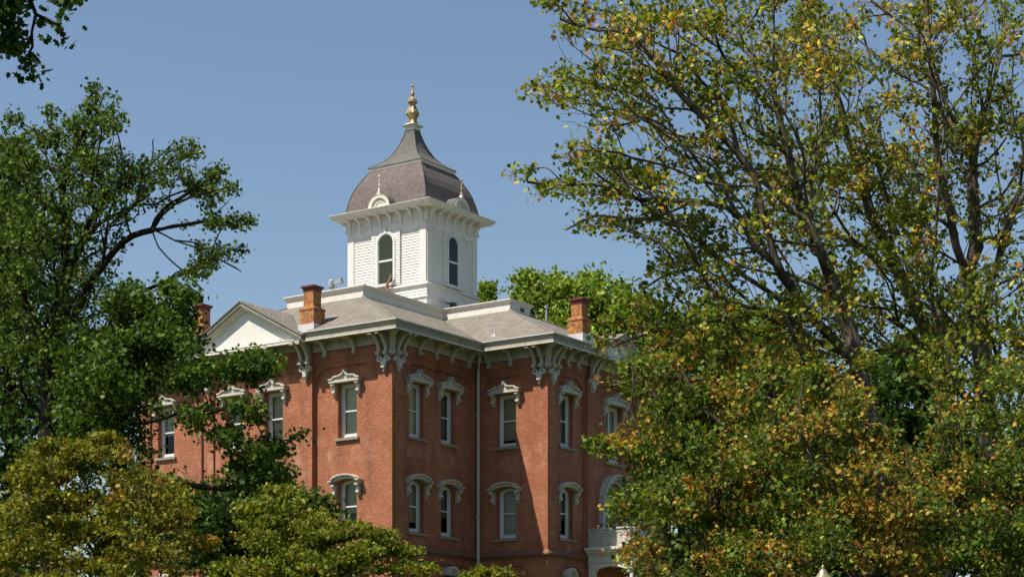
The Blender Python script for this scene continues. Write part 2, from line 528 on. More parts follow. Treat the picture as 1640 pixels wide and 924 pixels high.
CB = .16   # projection of the centre bays
bay(FL0, -4.8, 0, -4.8 + .05, -.85, [WINS['L0'][1][0]], lc=True)
bay(FL0, -11.95, -4.8, -11.3, -5.45, WINS['L0'][1][1:3], yoff=-CB)
bay(FL0, -16.75, -11.95, -15.9, -12.0, [WINS['L0'][1][3]])
for b in (4.8, 11.95):
    wall.poly([(-CB, b, ZB), (0, b, ZB), (0, b, ZTOP), (-CB, b, ZTOP)] if b < 6 else [(0, b, ZB), (-CB, b, ZB), (-CB, b, ZTOP), (0, b, ZTOP)])
bay(FR0, 0, A1, .85, A1 - .35, WINS['R0'][1])
bay(FL1, 0, B1, .35, B1 - .85, WINS['L1'][1])
DOORX = 12.9
door_open = arch(DOORX, .95, 10.62, 13.1, .9, 16)
bigwin_open = arch(DOORX, .78, ZS3 - .35, ZT3 - .05, 0)
main_door = arch(DOORX, .95, 4.2, 7.4, .7, 14)
bay(FR1, A1, 10.26, A1 + .85, 10.2, [WINS['R1'][1][0]])
bay(FR1, 10.26, 15.54, 10.85, 14.95, [], yoff=-CB, extra=[door_open, bigwin_open, main_door])
bay(FR1, 15.54, 18.94, 15.6, 18.09, [WINS['R1'][1][1]])
for a in (10.26, 15.54):
    wall.poly([(a, -B1, ZB), (a, -B1 - CB, ZB), (a, -B1 - CB, ZTOP), (a, -B1, ZTOP)])
# hidden sides, plain
foot = [(18.94, -B1), (18.94, 0), (25.8, 0), (25.8, 16.75), (18.94, 16.75), (18.94, 21), (6.86, 21), (6.86, 16.75), (0, 16.75)]
for p, q in zip(foot, foot[1:]):
    wall.poly([(*p, ZB), (*q, ZB), (*q, ZTOP), (*p, ZTOP)])
wall.build('wall', 'brick', hall)
# inner lining so that rooms are dark, and window backs closed
lin = MB()
fp = [(.5, .5), (7.36, .5), (7.36, -3.74), (18.44, -3.74), (18.44, .5), (25.3, .5), (25.3, 16.25), (18.44, 16.25), (18.44, 20.5), (7.36, 20.5), (7.36, 16.25), (.5, 16.25)]
fp = [(1.2, 1.2), (8.06, 1.2), (8.06, -3.04), (17.74, -3.04), (17.74, 1.2), (24.6, 1.2), (24.6, 15.5), (17.7, 15.5), (17.7, 19.8), (8.06, 19.8), (8.06, 15.5), (1.2, 15.5)]
for i in range(12):
    p, q = fp[i], fp[(i + 1) % 12]
    lin.poly([(*p, 1.6), (*q, 1.6), (*q, 19.9), (*p, 19.9)])
for z in (1.6, 5.1, 10.0, 14.6, 19.9):
    lin.poly([(.4, .4, z), (25.4, .4, z), (25.4, 16.3, z), (.4, 16.3, z)])
    lin.poly([(7.3, -3.8, z), (18.5, -3.8, z), (18.5, .39, z), (7.3, .39, z)])
lin.build('room_lining', 'dark_room', hall)

# brick ledge (belt course) between first and second floor, with weathered slope
def run_outline(mb, pts, prof, closed=False):
    """sweep profile [(out,z)...] along plan polyline with mitred corners; outward = right-hand side when walking"""
    n = len(pts); offs = []
    for i in range(n):
        def nrm(p, q):
            d = Vector((q[0] - p[0], q[1] - p[1])).normalized(); return Vector((d.y, -d.x))
        if closed: n0 = nrm(pts[i - 1], pts[i]); n1 = nrm(pts[i], pts[(i + 1) % n])
        else:
            n0 = nrm(pts[i - 1], pts[i]) if i else nrm(pts[0], pts[1])
            n1 = nrm(pts[i], pts[i + 1]) if i < n - 1 else n0
        m = n0 + n1; m = m / max(.3, (m.dot(n0)))
        offs.append(m)
    seg = range(n if closed else n - 1)
    for i in seg:
        j = (i + 1) % n
        L = 0
        for (o0, z0), (o1, z1) in zip(prof, prof[1:]):
            P = lambda k, o, z: (pts[k][0] + offs[k].x * o, pts[k][1] + offs[k].y * o, z)
            mb.poly([P(i, o0, z0), P(j, o0, z0), P(j, o1, z1), P(i, o1, z1)])

front = [(0, 16.75), (0, 11.95), (-CB, 11.95), (-CB, 4.8), (0, 4.8), (0, 0), (A1, 0), (A1, -B1), (10.26, -B1)]
front2 = [(15.54, -B1), (18.94, -B1), (18.94, 0), (25.8, 0)]
for fr in (front, front2):
    led = MB()
    run_outline(led, fr, [(-.02, 9.84), (.06, 9.86), (.06, 9.93), (.16, 9.96), (.16, 10.04), (.02, 10.22), (-.02, 10.22)])
    led.build('belt_course', 'ledge_brick', hall)
for fr in (front, front2):
    cor = MB()
    run_outline(cor, fr, [(-.01, 19.06), (.05, 19.10), (.05, 19.18), (.10, 19.22), (.10, 19.80)])
    cor.build('brick_corbel', 'brick', hall)
# lichen grown strip on the near corner
lc = MB()
pts = [(0.004, .62)]
lc.poly([(.50, -.006, 10.25), (-.006, -.006, 10.25), (-.006, -.006, 17.2), (.16, -.006, 17.6), (.30, -.006, 16.2), (.26, -.006, 14.4), (.42, -.006, 12.8), (.38, -.006, 11.6)][::-1])
lc.build('lichen_patch', 'lichen_brick', hall)

# eaves: frieze board, soffit, fascia and crown
OV = 1.0
def off_poly(fr, o):
    res = []
    n = len(fr)
    for i in range(n):
        def nrm(p, q):
            d = Vector((q[0] - p[0], q[1] - p[1])).normalized(); return Vector((d.y, -d.x))
        n0 = nrm(fr[i - 1], fr[i]); n1 = nrm(fr[i], fr[(i + 1) % n])
        m = n0 + n1; m = m / m.dot(n0)
        res.append((fr[i][0] + m.x * o, fr[i][1] + m.y * o))
    return res
plan = [(0, 0), (A1, 0), (A1, -B1), (18.94, -B1), (18.94, 0), (25.8, 0), (25.8, 16.75), (18.94, 16.75), (18.94, 21), (A1, 21), (A1, 16.75), (0, 16.75)]
fz = MB()
run_outline(fz, plan, [(.17, 19.62), (.21, 19.64), (.21, 19.70), (.18, 19.72), (.18, 20.02), (.26, 20.06), (.26, 20.12)], True)
fz.build('frieze', 'trim', hall)
sf = MB()
run_outline(sf, plan, [(0, 20.12), (.93, 20.12)], True)
sf.build('soffit', 'soffit', hall)
GL, GR = (8.55, 3.9), (12.3, 2.5)
segA = [(A1 + .0, 16.75), (0, 16.75), (0, GL[0] + GL[1])]
segB = [(0, GL[0] - GL[1]), (0, 0), (A1, 0), (A1, -B1), (GR[0] - GR[1], -B1)]
segC = [(GR[0] + GR[1], -B1), (18.94, -B1), (18.94, 0), (25.8, 0), (25.8, 16.75), (18.94, 16.75), (18.94, 21), (A1, 21), (A1, 16.75)]
LOWP = [(.90, 20.115), (.90, 20.03), (.955, 20.03), (.96, 20.10), (.955, 20.13), (.93, 20.13), (.93, 20.16), (.985, 20.18), (.985, 20.215), (.6, 20.23)]
def eave_run(name, mat, prof):
    for sg in (segA, segB, segC):
        m_ = MB(); run_outline(m_, sg, prof)
        m_.build(name, mat, hall)
lowm = MB(); run_outline(lowm, [(0, GL[0] + GL[1]), (0, GL[0] - GL[1])], LOWP); lowm.build('pediment_cornice', 'white_wood', hall)
lowm = MB(); run_outline(lowm, [(GR[0] - GR[1], -B1), (GR[0] + GR[1], -B1)], LOWP); lowm.build('pediment_cornice', 'white_wood', hall)
paint_mat('shaded_weathered_crown', (.31, .285, .22), (.13, .12, .08), .8, scale=1.6, peel=(.45, .42, .36))  # darker than trim: shade of the hollow crown put into the colour, plus peeling
eave_run('eave_cornice', 'shaded_weathered_crown', [(.90, 20.115), (.90, 20.03), (.955, 20.03), (.96, 20.10), (.955, 20.17), (.93, 20.20), (.93, 20.27), (.965, 20.32), (1.0, 20.385), (1.04, 20.42), (1.04, 20.455), (.98, 20.47)])
gu = MB()
run_outline(gu, plan, [(.957, 20.02), (.995, 20.03), (1.0, 20.085), (.958, 20.095)], True)
gu.build('eave_moulding', 'white_wood', hall)
eave_run('roof_edge_flashing', 'flashing', [(1.042, 20.43), (1.062, 20.44), (1.062, 20.485), (.9, 20.515)])

# roofs
DZ = 23.25
E_ = off_poly(plan, OV)
D_ = [(4.3, 5.25), (11.1, 5.25), (11.1, .95), (12.85, .95), (12.85, 5.25), (21.5, 5.25), (21.5, 10.2), (16, 10.2), (16, 13.6), (9.9, 13.6), (9.9, 10.2), (4.3, 10.2)]
rf = MB()
for i in range(12):
    j = (i + 1) % 12
    p0, p1, q1, q0 = Vector((*E_[i], ZE)), Vector((*E_[j], ZE)), Vector((*D_[j], DZ)), Vector((*D_[i], DZ))
    d = (p1 - p0).normalized(); nn = d.cross(q0 - p0).normalized(); up = nn.cross(d)
    P = [p0, p1, q1, q0]
    gab = {11: (GL, 1), 2: (GR, 0)}.get(i)
    if gab:
        (c_, h_), ax = gab
        ts = sorted(((c_ + s * h_) - p0[ax]) / (p1[ax] - p0[ax]) for s in (-1, 1))
        A_, B_ = p0 + (p1 - p0) * ts[0], p0 + (p1 - p0) * ts[1]
        P = [p0, A_, A_ + up * 1.15, B_ + up * 1.15, B_, p1, q1, q0]
    UVp = [(p.dot(d), (p - p0).dot(up)) for p in P]
    for tr in tessellate_polygon([[Vector((u_, v_, 0)) for u_, v_ in UVp]]):
        tr = [k for k in tr]
        a_, b_, c_2 = [UVp[k] for k in tr]
        if (b_[0] - a_[0]) * (c_2[1] - a_[1]) - (c_2[0] - a_[0]) * (b_[1] - a_[1]) < 0: tr = tr[::-1]
        rf.poly([tuple(P[k]) for k in tr], [UVp[k] for k in tr])
roof = rf.build('roof', 'shingle', hall)
# hip caps
for i in (0, 2, 3, 11):
    hc = MB()
    p0, q0 = Vector((*E_[i], ZE)), Vector((*D_[i], DZ))
    hc.tube([p0 + Vector((0, 0, .0)), q0 + Vector((0, 0, .0))], .06, 6)
    hc.build('hip_cap', 'shingle', roof)
vl = MB()
p0, q0 = Vector((*E_[1], ZE)), Vector((*D_[1], DZ))
dd = (q0 - p0).normalized(); sd_ = dd.cross(Vector((0, 0, 1))).normalized()
vl.poly([p0 + sd_ * .12 + Vector((0, 0, .05)), p0 - sd_ * .12 + Vector((0, 0, .05)), q0 - sd_ * .12 + Vector((0, 0, .05)), q0 + sd_ * .12 + Vector((0, 0, .05))])
# deck parapet
pp = MB()
run_outline(pp, D_, [(.06, DZ - .06), (.06, DZ + .33), (.10, DZ + .34), (.12, DZ + .40), (.20, DZ + .50), (.20, DZ + .55), (-.2, DZ + .60), (-.22, DZ + .1)], True)
pp.build('roof_parapet', 'white_wood', hall)
dk = MB()
dk.poly([(*p, DZ + .12) for p in D_])
dk.v = []; dk.f = []; dk.uv = []; dk.mi = []
for tr in tessellate_polygon([[Vector((*p, 0)) for p in D_]]): dk.poly([(*D_[k], DZ + .12) for k in tr])
dk.build('roof_deck', 'grey_metal', hall)
lv = MB(); lv.box(12.92, 12.96, 2.3, 2.9, DZ + .12, DZ + .3)
vn = MB(); vn.box(13.05, 13.07, 0.0, .0, 0, 0)
# louvre in the side of the parapet
vn = MB(); vn.box(12.0, 12.35, .86, .88, DZ + .08, DZ + .26)
vn.build('louvre', 'black_metal', hall)

# pediments (gables over the centre bays)
def pediment(kind, c, half, apex_z, tymp):
    """local frame: x right, y inwards, origin at bay centre on wall plane"""
    rot = LR if kind == 'L' else 0
    loc = (-CB, c, 0) if kind == 'L' else (c, -B1 - CB, 0)
    z0 = 20.36
    sl = (apex_z - z0) / half
    def rake(mb, y0, y1, t0, t1):
        """raking band between heights t0,t1 below the roof line"""
        for s in (1, -1):
            o = [(s * half, z0 - t0), (0, apex_z - t0)]; i = [(s * half, z0 - t1), (0, apex_z - t1)]
            if s == 1: mb.strip_y(o, i, y0, y1)
            else: mb.strip_y(o[::-1], i[::-1], y0, y1)
    g = MB()
    g.prism_y([(-half + .1, 20.2), (half - .1, 20.2), (0, apex_z - .15)], -.62, .3)
    go = g.build('gable', 'siding', hall, loc, rot)
    k = MB()
    rake(k, -1.0, .8, .03, .19)
    rake(k, -.965, -.6, .19, .26)
    k.build('raking_cornice', 'trim', go)
    k = MB()
    rake(k, -.90, -.60, .262, .33)
    rake(k, -.78, -.60, .332, .39)
    k.build('gable_moulding', 'white_wood', go)
    # roof of the gable running back into the main slope
    rr = MB()
    back = 5.3
    for s in (1, -1):
        e0 = Vector((s * (half + .08), -1.06, z0 - .035)); r0 = Vector((0, -1.06, apex_z + .02))
        r1 = Vector((0, back, apex_z + .02)); e1 = Vector((s * (half + .08), back, z0 - .035))
        P = [e0, r0, r1, e1] if s < 0 else [e0, e1, r1, r0]
        sll = math.hypot(half, apex_z - z0) / half
        rr.poly([tuple(p) for p in P], [(p.y, abs(p.x) * sll) for p in P])
        rr.poly([tuple(p + Vector((0, 0, -.05))) for p in P[::-1]])
        rr.poly([tuple(e0), tuple(r0), tuple(r0 + Vector((0, 0, -.05))), tuple(e0 + Vector((0, 0, -.05)))])
    rr.build('gable_roof', 'shingle', go)
    return go
pediment('L', GL[0], GL[1], 22.42, True)
pediment('R', GR[0], GR[1], 21.5, True)

# brackets
def S_profile(out, h, z1, foot=.15):
    """curved console profile in (y,z): y negative is outwards"""
    pts = [(0, z1), (-out, z1), (-out, z1 - .10)]
    n = 7
    for k in range(n + 1):
        t = k / n
        y = -foot - (out - .08 - foot) * (1 - t) ** 1.25
        z = z1 - .13 - (h * .55) * t ** 1.45
        pts.append((y, z))
    pts += [(-foot, z1 - h * .8), (-foot - .06, z1 - h * .86), (-foot - .06, z1 - h * .95), (-foot + .02, z1 - h), (0, z1 - h)]
    return pts
def make_bracket(out=.66, h=.82, wd=.17):
    b = MB(); b.prism_x(S_profile(out, h, 0), -wd / 2, wd / 2)
    b.box(-wd / 2 - .02, wd / 2 + .02, -out - .09, -out + .09, -.17, 0.0 - .003)
    return b
def make_console(out=.78, h=1.12, wd=.17):
    b = MB()
    b.prism_x(S_profile(out, h, 0, .16), -wd / 2, wd / 2)
    b.box(-wd / 2 - .02, wd / 2 + .02, -out - .07, -out + .09, -.19, -.003)
    b.box(-wd / 2 - .03, wd / 2 + .03, -.26, 0, -h * .93, -h * .80)
    return b
zs = 20.118
bproto = None; cproto = None
def bracket(face, x):
    global bproto
    loc = face_pt(face, x, -.1, zs); rot = LR if face[2] == 'L' else 0
    if bproto is None: bproto = make_bracket().build('eave_bracket', 'trim', hall, loc, rot); return
    c = bproto.copy(); COL.objects.link(c); c.location = loc; c.rotation_euler = (0, 0, rot)
def console_pair(face, x, yoff=0, sep=.42):
    """two consoles with a pierced pendant under them"""
    global cproto
    rot = LR if face[2] == 'L' else 0
    for s in (-1, 1):
        loc = face_pt(face, x + s * sep / 2, -.1 + yoff, zs)
        if cproto is None: cproto = make_console().build('eave_console', 'trim', hall, loc, rot)
        else:
            c = cproto.copy(); COL.objects.link(c); c.location = loc; c.rotation_euler = (0, 0, rot)
    p = MB()
    zt = 19.02
    for s in (-1, 1):      # ring scrolls
        cx = s * .21; n = 14
        o = [(cx + .155 * math.cos(2 * math.pi * k / n), zt - .13 + .155 * math.sin(2 * math.pi * k / n)) for k in range(n + 1)]
        i = [(cx + .06 * math.cos(2 * math.pi * k / n), zt - .13 + .06 * math.sin(2 * math.pi * k / n)) for k in range(n + 1)]
        p.strip_y(o, i, -.20, 0)
    p.prism_y([(-.16, zt - .22), (.16, zt - .22), (.17, zt - .30), (.10, zt - .48), (-.10, zt - .48), (-.17, zt - .30)][::1], -.19, 0)
    p.prism_y([(-.12, zt - .06), (0, zt - .16), (.12, zt - .06), (.16, zt - .22), (-.16, zt - .22)][::-1], -.17, 0)
    p.prism_y([(-.13, zt - .48), (.13, zt - .48), (.09, zt - .55), (-.09, zt - .55)], -.22, 0)
    p.prism_y([(-.055, zt - .55), (.055, zt - .55), (.05, zt - .66), (0, zt - .74), (-.05, zt - .66)], -.15, 0)
    p.build('console_pendant', 'hood_wood', hall, face_pt(face, x, yoff - .001, 0), rot)
for x in (-3.95, -2.15): bracket(FL0, x)
for x in (-12.9, -14.6): bracket(FL0, x)
for x in (-7.1, -8.4, -9.7):
    bracket((-CB, 0, 'L'), x)
for x in (1.9, 3.2, 4.45, 5.9): bracket(FR0, x)
for x in (.85, 2.2): bracket(FL1, x)
for x in (8.35, 9.3): bracket(FR1, x)
console_pair(FL0, -.42); console_pair(FR0, .42)
console_pair((-CB, 0, 'L'), -5.12); console_pair((-CB, 0, 'L'), -11.6)
console_pair(FL0, -16.3)
console_pair(FL1, B1 - .42); console_pair(FR1, A1 + .42)
console_pair((0, -B1 - CB, 'R'), 10.62); console_pair((0, -B1 - CB, 'R'), 15.2)
# diagonal corner consoles
for (a, b) in ((0, 0), (A1, -B1)):
    d = make_console(1.02, 1.10, .26)
    d.build('corner_console', 'trim', hall, (a + .02, b + .02, zs), -math.pi / 4)

# ------------------------------------------------------------------ windows
def hood_flat():
    """third floor hood: flat cornice with a small ogee peak, origin = opening top centre"""
    b = MB()
    hw = WW / 2 + .30
    up = [(hw, .18), (hw - .16, .19), (hw - .28, .29), (hw - .36, .30), (.26, .33), (.13, .38), (.05, .46), (0, .56)]
    body = [(-hw, .10), (hw, .10)] + up + [(-x, z) for x, z in up[:-1]][::-1]
    b.prism_y(body, -.22, 0)
    cl = [(hw + .08, .22), (hw - .12, .23), (hw - .25, .335), (hw - .36, .35), (.26, .38), (.14, .43), (.07, .49), (.03, .56), (0, .66)]
    crown_o = [(-x, z) for x, z in cl] + cl[:-1][::-1]
    crown_i = [(x * .99, z - .07) for x, z in crown_o]
    b.strip_y(crown_o, crown_i, -.33, 0)
    b.box(-hw - .04, hw + .04, -.32, 0, .02, .10)
    b.box(-hw + .06, hw - .06, -.27, 0, .10, .15)
    return b
def corbel(s, zt=.02, h=.62, splay=.06):
    b = MB()
    x = s * (WW / 2 + .16)
    prof = [(0, zt), (-.27, zt), (-.27, zt - .10), (-.21, zt - .13), (-.14, zt - .24), (-.13, zt - .34), (-.18, zt - .37), (-.18, zt - .46), (-.10, zt - .49), (-.07, zt - .58), (0, zt - h)]
    b.prism_x(prof, x - .085, x + .085)
    b.box(x - .10, x + .10, -.285, -.1, zt - .105, zt - .004)
    b.box(x - .10, x + .10, -.195, -.05, zt - .465, zt - .37)
    return b
def hood_arch(hw=WW / 2, rise=ARISE, spring=0.0, thick=.16):
    """second floor hood: segmental arch with short level shoulders, origin = spring line centre"""
    b = MB()
    def curve(o, k=1.0):
        W_ = hw + .34
        pts = [(-W_ - o * .3, spring + .06 + o), (-W_ + .20, spring + .06 + o)]
        n = 14
        for i in range(n + 1):
            a = math.pi - math.pi * i / n
            pts.append((math.cos(a) * (hw + .20) , spring + .10 + o + (rise - .02) * math.sin(a) ** 1.15))
        pts += [(W_ - .20, spring + .06 + o), (W_ + o * .3, spring + .06 + o)]
        return pts
    b.strip_y(curve(.11), curve(-.04), -.24, 0)
    b.strip_y(curve(.18), curve(.11), -.36, 0)
    b.strip_y(curve(.112), curve(.07), -.30, -.23)
    return b
def hood_round(hw=WW / 2, rise=ARISE):
    """first floor hood: raised round centre with scroll shoulders"""
    b = hood_arch(hw, rise)
    n = 12
    for r0, r1, y in ((.46, .33, -.40), (.33, .24, -.3), (.24, 0.0, -.24)):
        o = [(r0 * math.cos(math.pi - math.pi * 1.0 * k / n), rise + .34 + r0 * math.sin(math.pi * k / n)) for k in range(n + 1)]
        i = [(r1 * math.cos(math.pi - math.pi * 1.0 * k / n), rise + .34 + r1 * math.sin(math.pi * k / n)) for k in range(n + 1)]
        b.strip_y(o, i, y, 0)
    return b

def inset(cx, hw, z0, zs_, rise, d):
    return arch(cx, hw - d, z0 + d, zs_ + (0 if rise > 0 else -d), max(0, rise - d * .8) if rise > 0 else 0)

def make_window(w_, h, rise, shade, hoodfn, sill_w=.14, frame_mat='frame_wood', split=.5, shade_len=1.0, setb=.27, double=False):
    """part tree: window (casing) > sash, pane, blind, sill, hood, hood_corbel. Origin bottom centre of opening on wall plane"""
    hw = w_ / 2
    cas = MB()
    o = arch(0, hw, 0, h, rise); i = inset(0, hw, 0, h, rise, .115)
    o2 = o + [o[0]]; i2 = i + [i[0]]
    cas.strip_y(o2, i2, setb, setb + .12)
    win = cas.build('window', frame_mat, hall)
    s = MB()
    i3 = inset(0, hw, 0, h, rise, .10); i4 = inset(0, hw, 0, h, rise, .175)
    s.strip_y(i3 + [i3[0]], i4 + [i4[0]], setb + .065, setb + .105)
    top = h + rise
    zm = top * split
    s.box(-hw + .1, hw - .1, setb + .045, setb + .11, zm - .035, zm + .035)
    s.box(-hw + .11, hw - .11, setb + .05, setb + .108, .11, .21)
    if double: s.box(-.05, .05, setb + .03, setb + .11, .1, top - .1)
    s.build('sash', frame_mat, win)
    p = MB()
    for tr in tessellate_polygon([[Vector((x, z, 0)) for x, z in inset(0, hw, 0, h, rise, .14)]]):
        pl = inset(0, hw, 0, h, rise, .14)
        p.poly([(pl[k][0], setb + .09, pl[k][1]) for k in tr])
    p.build('pane', 'glass', win)
    if shade:
        bl = MB()
        zb = top * (1 - shade_len) + .1
        bl.box(-hw + .08, hw - .08, setb + .16, setb + .17, zb, top - .02)
        if shade == 'cream_curtain': bl.box(-hw + .08, hw * .1, setb + .20, setb + .21, .05, top * .95)
        bl.build('blind', shade, win)
    if sill_w:
        sl = MB()
        sl.prism_x([(-.12, -.15), (.2, -.15), (.2, 0.0), (-.12, -.03)], -hw - .16, hw + .16)
        sl.build('sill', 'stone_sill', win)
    if hoodfn:
        hd = hoodfn().build('hood', 'hood_wood', win)
        hd.location = (0, 0, h)
        for sd2 in (-1, 1):
            c = corbel(sd2, .06 if rise else .02).build('hood_corbel', 'hood_wood', win)
            c.location = (0, 0, h)
    return win
BL = {'cream': 'cream_curtain', 'green': 'green_blind', 'grey': 'grey_blind', 'tan': 'cream_curtain', 'dark': 'slate_blind'}
protos = {}
def place_window(face, x, yoff, floor, shade, ln):
    key = (floor, shade, ln)
    z = {3: ZS3, 2: ZS2, 1: ZS1}[floor]
    rot = LR if face[2] == 'L' else 0
    loc = face_pt(face, x, yoff, z)
    if key not in protos:
        if floor == 3: w_ = make_window(WW, ZT3 - ZS3, 0, BL[shade], hood_flat, shade_len=ln)
        elif floor == 2: w_ = make_window(WW, ZT2 - ZS2, ARISE, BL[shade], hood_arch, shade_len=ln)
        else: w_ = make_window(WW, ZT1 - ZS1, ARISE, BL[shade], hood_round, shade_len=ln)
        protos[key] = w_
        w_.location = loc; w_.rotation_euler = (0, 0, rot)
    else: copy_tree(protos[key], hall, loc, rot)
for fk, (face, lst) in WINS.items():
    for cx, n_, sh in lst:
        yo = PR + (-CB if (fk == 'L0' and -11.95 < cx < -4.8) else 0)
        s2 = {'cream': 'green', 'tan': 'green', 'dark': 'dark', 'green': 'grey', 'grey': 'grey'}[sh]
        place_window(face, cx, yo, 3, sh, {'cream': 1.0, 'tan': 1.0, 'green': .9, 'grey': .6, 'dark': 1.0}[sh])
        place_window(face, cx, yo, 2, s2, {0: 1.0, 1: .66, 2: .84}[int(abs(cx) * 7) % 3])
        place_window(face, cx, yo, 1, 'grey', .5)
# wide window and balcony door in the entrance bay
bw = make_window(1.56, ZT3 - .05 - ZS3 + .35, 0, 'grey_blind', None, double=True)
bw.location = (DOORX, -B1 - CB + PR, ZS3 - .35)
hb = MB()
WWs = WW; WW = 1.56
hd = hood_flat().build('hood', 'hood_wood', bw); hd.location = (0, 0, ZT3 - .05 - ZS3 + .35)
for sd2 in (-1, 1):
    c = corbel(sd2).build('hood_corbel', 'hood_wood', bw); c.location = (0, 0, ZT3 - .05 - ZS3 + .35)
WW = WWs
bd = make_window(1.9, 13.1 - 10.62, .9, 'grey_blind', None, sill_w=0, double=True, split=.32)
bd.name = 'balcony_door'; bd.location = (DOORX, -B1 - CB + PR, 10.62)
bh = MB()
n = 20
def arc(r, e): return [(-r, -.35 if e else 0)] + [(-r * math.cos(math.pi * k / n), r * math.sin(math.pi * k / n)) for k in range(n + 1)] + [(r, -.35 if e else 0)]
bh.strip_y([(x * 1.0, z * .95) for x, z in arc(1.34, 1)], [(x, z * .95) for x, z in arc(1.12, 1)], -.30, 0)
bh.strip_y([(x, z * .95) for x, z in arc(1.42, 1)], [(x, z * .95) for x, z in arc(1.34, 1)], -.42, 0)
bh.strip_y([(x, z * .95) for x, z in arc(1.12, 1)], [(x, z * .95) for x, z in arc(.96, 1)], -.12, .02)
bh.box(-1.6, -1.1, -.42, 0, -.42, -.33); bh.box(1.1, 1.6, -.42, 0, -.42, -.33)
bh.box(-1.46, -1.2, -.28, 0, -1.25, -.42); bh.box(1.2, 1.46, -.28, 0, -1.25, -.42)
bh.box(-1.2, -1.0, -.08, 0, -2.4, -.33); bh.box(1.0, 1.2, -.08, 0, -2.4, -.33)
o = bh.build('door_hood', 'hood_wood', bd); o.location = (0, 0, 13.1 - 10.62)

# ------------------------------------------------------------------ entrance portico
pm = MB()
PX0, PX1, PY0, PY1 = 10.3, 15.5, -B1 - CB - 2.55, -B1 - CB - .002
pm.box(PX0 - .35, PX1 + .35, PY0 - .4, PY1, 10.36, 10.50)
pm.box(PX0 - .25, PX1 + .25, PY0 - .3, PY1, 10.24, 10.36)
pm.box(PX0 - .12, PX1 + .12, PY0 - .15, PY1, 10.12, 10.24)
pm.box(PX0, PX1, PY0, PY1, 9.75, 10.12)
for side in (0, 1):                      # side boards with flat arch
    x0 = PX0 + .05 if side == 0 else PX1 - .2
    outline = [(PY0, 6.0), (PY0 + .34, 6.0), (PY0 + .34, 9.25), (PY0 + .45, 9.42), (PY0 + .7, 9.50), (PY0 + 1.27, 9.56), (PY1 - .75, 9.50), (PY1 - .5, 9.42), (PY1 - .38, 9.25), (PY1 - .38, 6.0), (PY1, 6.0), (PY1, 9.75), (PY0, 9.75)]
    pm.prism_x([(y, z) for y, z in outline], x0, x0 + .15)
fx = [(PX0 + .22, 9.75), (PX0 + .22, 9.2), (PX0 + .6, 9.2), (PX0 + .75, 9.45), (DOORX, 9.56), (PX1 - .75, 9.45), (PX1 - .6, 9.2), (PX1 - .22, 9.2), (PX1 - .22, 9.75)]
pm.prism_y(fx, PY0 + .05, PY0 + .2)
portico = pm.build('portico', 'white_wood', hall)
pc = MB()
for x in (PX0 + .2, PX1 - .2):
    c = MB()
    c.box(x - .22, x + .22, PY0 - .06, PY0 + .38, 3.4, 4.6)
    c.lathe([(.17, 4.6), (.17, 4.75), (.14, 4.8), (.135, 8.7), (.17, 8.75), (.17, 8.85), (.13, 8.9), (.13, 9.1), (.22, 9.25), (.22, 9.4)], x, PY0 + .16, 14)
    c.box(x - .25, x + .25, PY0 - .09, PY0 + .41, 9.4, 9.76)
    c.build('column', 'white_wood', portico)
bp = MB()
def balustrade_panel(mb, u0, u1, f):
    """solid parapet panel with scroll ends; f maps (u, depth, z)"""
    def bx(u_0, u_1, d0, d1, z0, z1):
        P = [f(u, d, z) for u in (u_0, u_1) for d in (d0, d1) for z in (z0, z1)]
        xs, ys, zs_ = [p[0] for p in P], [p[1] for p in P], [p[2] for p in P]
        mb.box(min(xs), max(xs), min(ys), max(ys), min(zs_), max(zs_))
    bx(u0, u1, 0, .12, 10.5, 11.22); bx(u0, u1, -.05, .17, 11.22, 11.30)
    for a0, a1 in ((u0, u0 + .75), (u1 - .75, u1)):
        bx(a0, a1, -.03, .15, 10.503, 11.40); bx(a0 - .03, a1 + .03, -.08, .2, 11.40, 11.48)
    bx(u0 + .8, u1 - .8, -.03, 0, 10.62, 10.68); bx(u0 + .8, u1 - .8, -.03, 0, 11.05, 11.11)
balustrade_panel(bp, PY0 + .1, PY1 - .02, lambda u, d, z: (PX0 + .02 + d, u, z))
balustrade_panel(bp, PX0 + .2, PX1 - .2, lambda u, d, z: (u, PY0 + .02 + d, z))
balustrade_panel(bp, PY0 + .1, PY1 - .02, lambda u, d, z: (PX1 - .02 - d, u, z))
for yc in (PY0 + .475, PY1 - .4):
    n = 16
    o_ = [(yc + .26 * math.cos(2 * math.pi * k / n), 10.95 + .26 * math.sin(2 * math.pi * k / n)) for k in range(n + 1)]
    i_ = [(yc + .19 * math.cos(2 * math.pi * k / n), 10.95 + .19 * math.sin(2 * math.pi * k / n)) for k in range(n + 1)]
    for k in range(n):
        a, b, c, d = o_[k], o_[k + 1], i_[k + 1], i_[k]
        bp.poly([(PX0 - .035, p[0], p[1]) for p in (a, b, c, d)])
bp.build('balustrade', 'hood_wood', portico)
dm = MB(); dm.box(DOORX - 1.0, DOORX + 1.0, -B1 - CB + PR + .12, -B1 - CB + PR + .2, 4.2, 8.2)
dm.build('front_door', 'door_red', hall)
stp = MB()
for k in range(5): stp.box(PX0 + .3 + 0, PX1 - .3, PY0 - .35 * (5 - k) + .2, PY1, 2.2 + .0, 3.15 + .18 * k if k < 5 else 4)
stp.build('entrance_steps', 'stone_sill', hall)

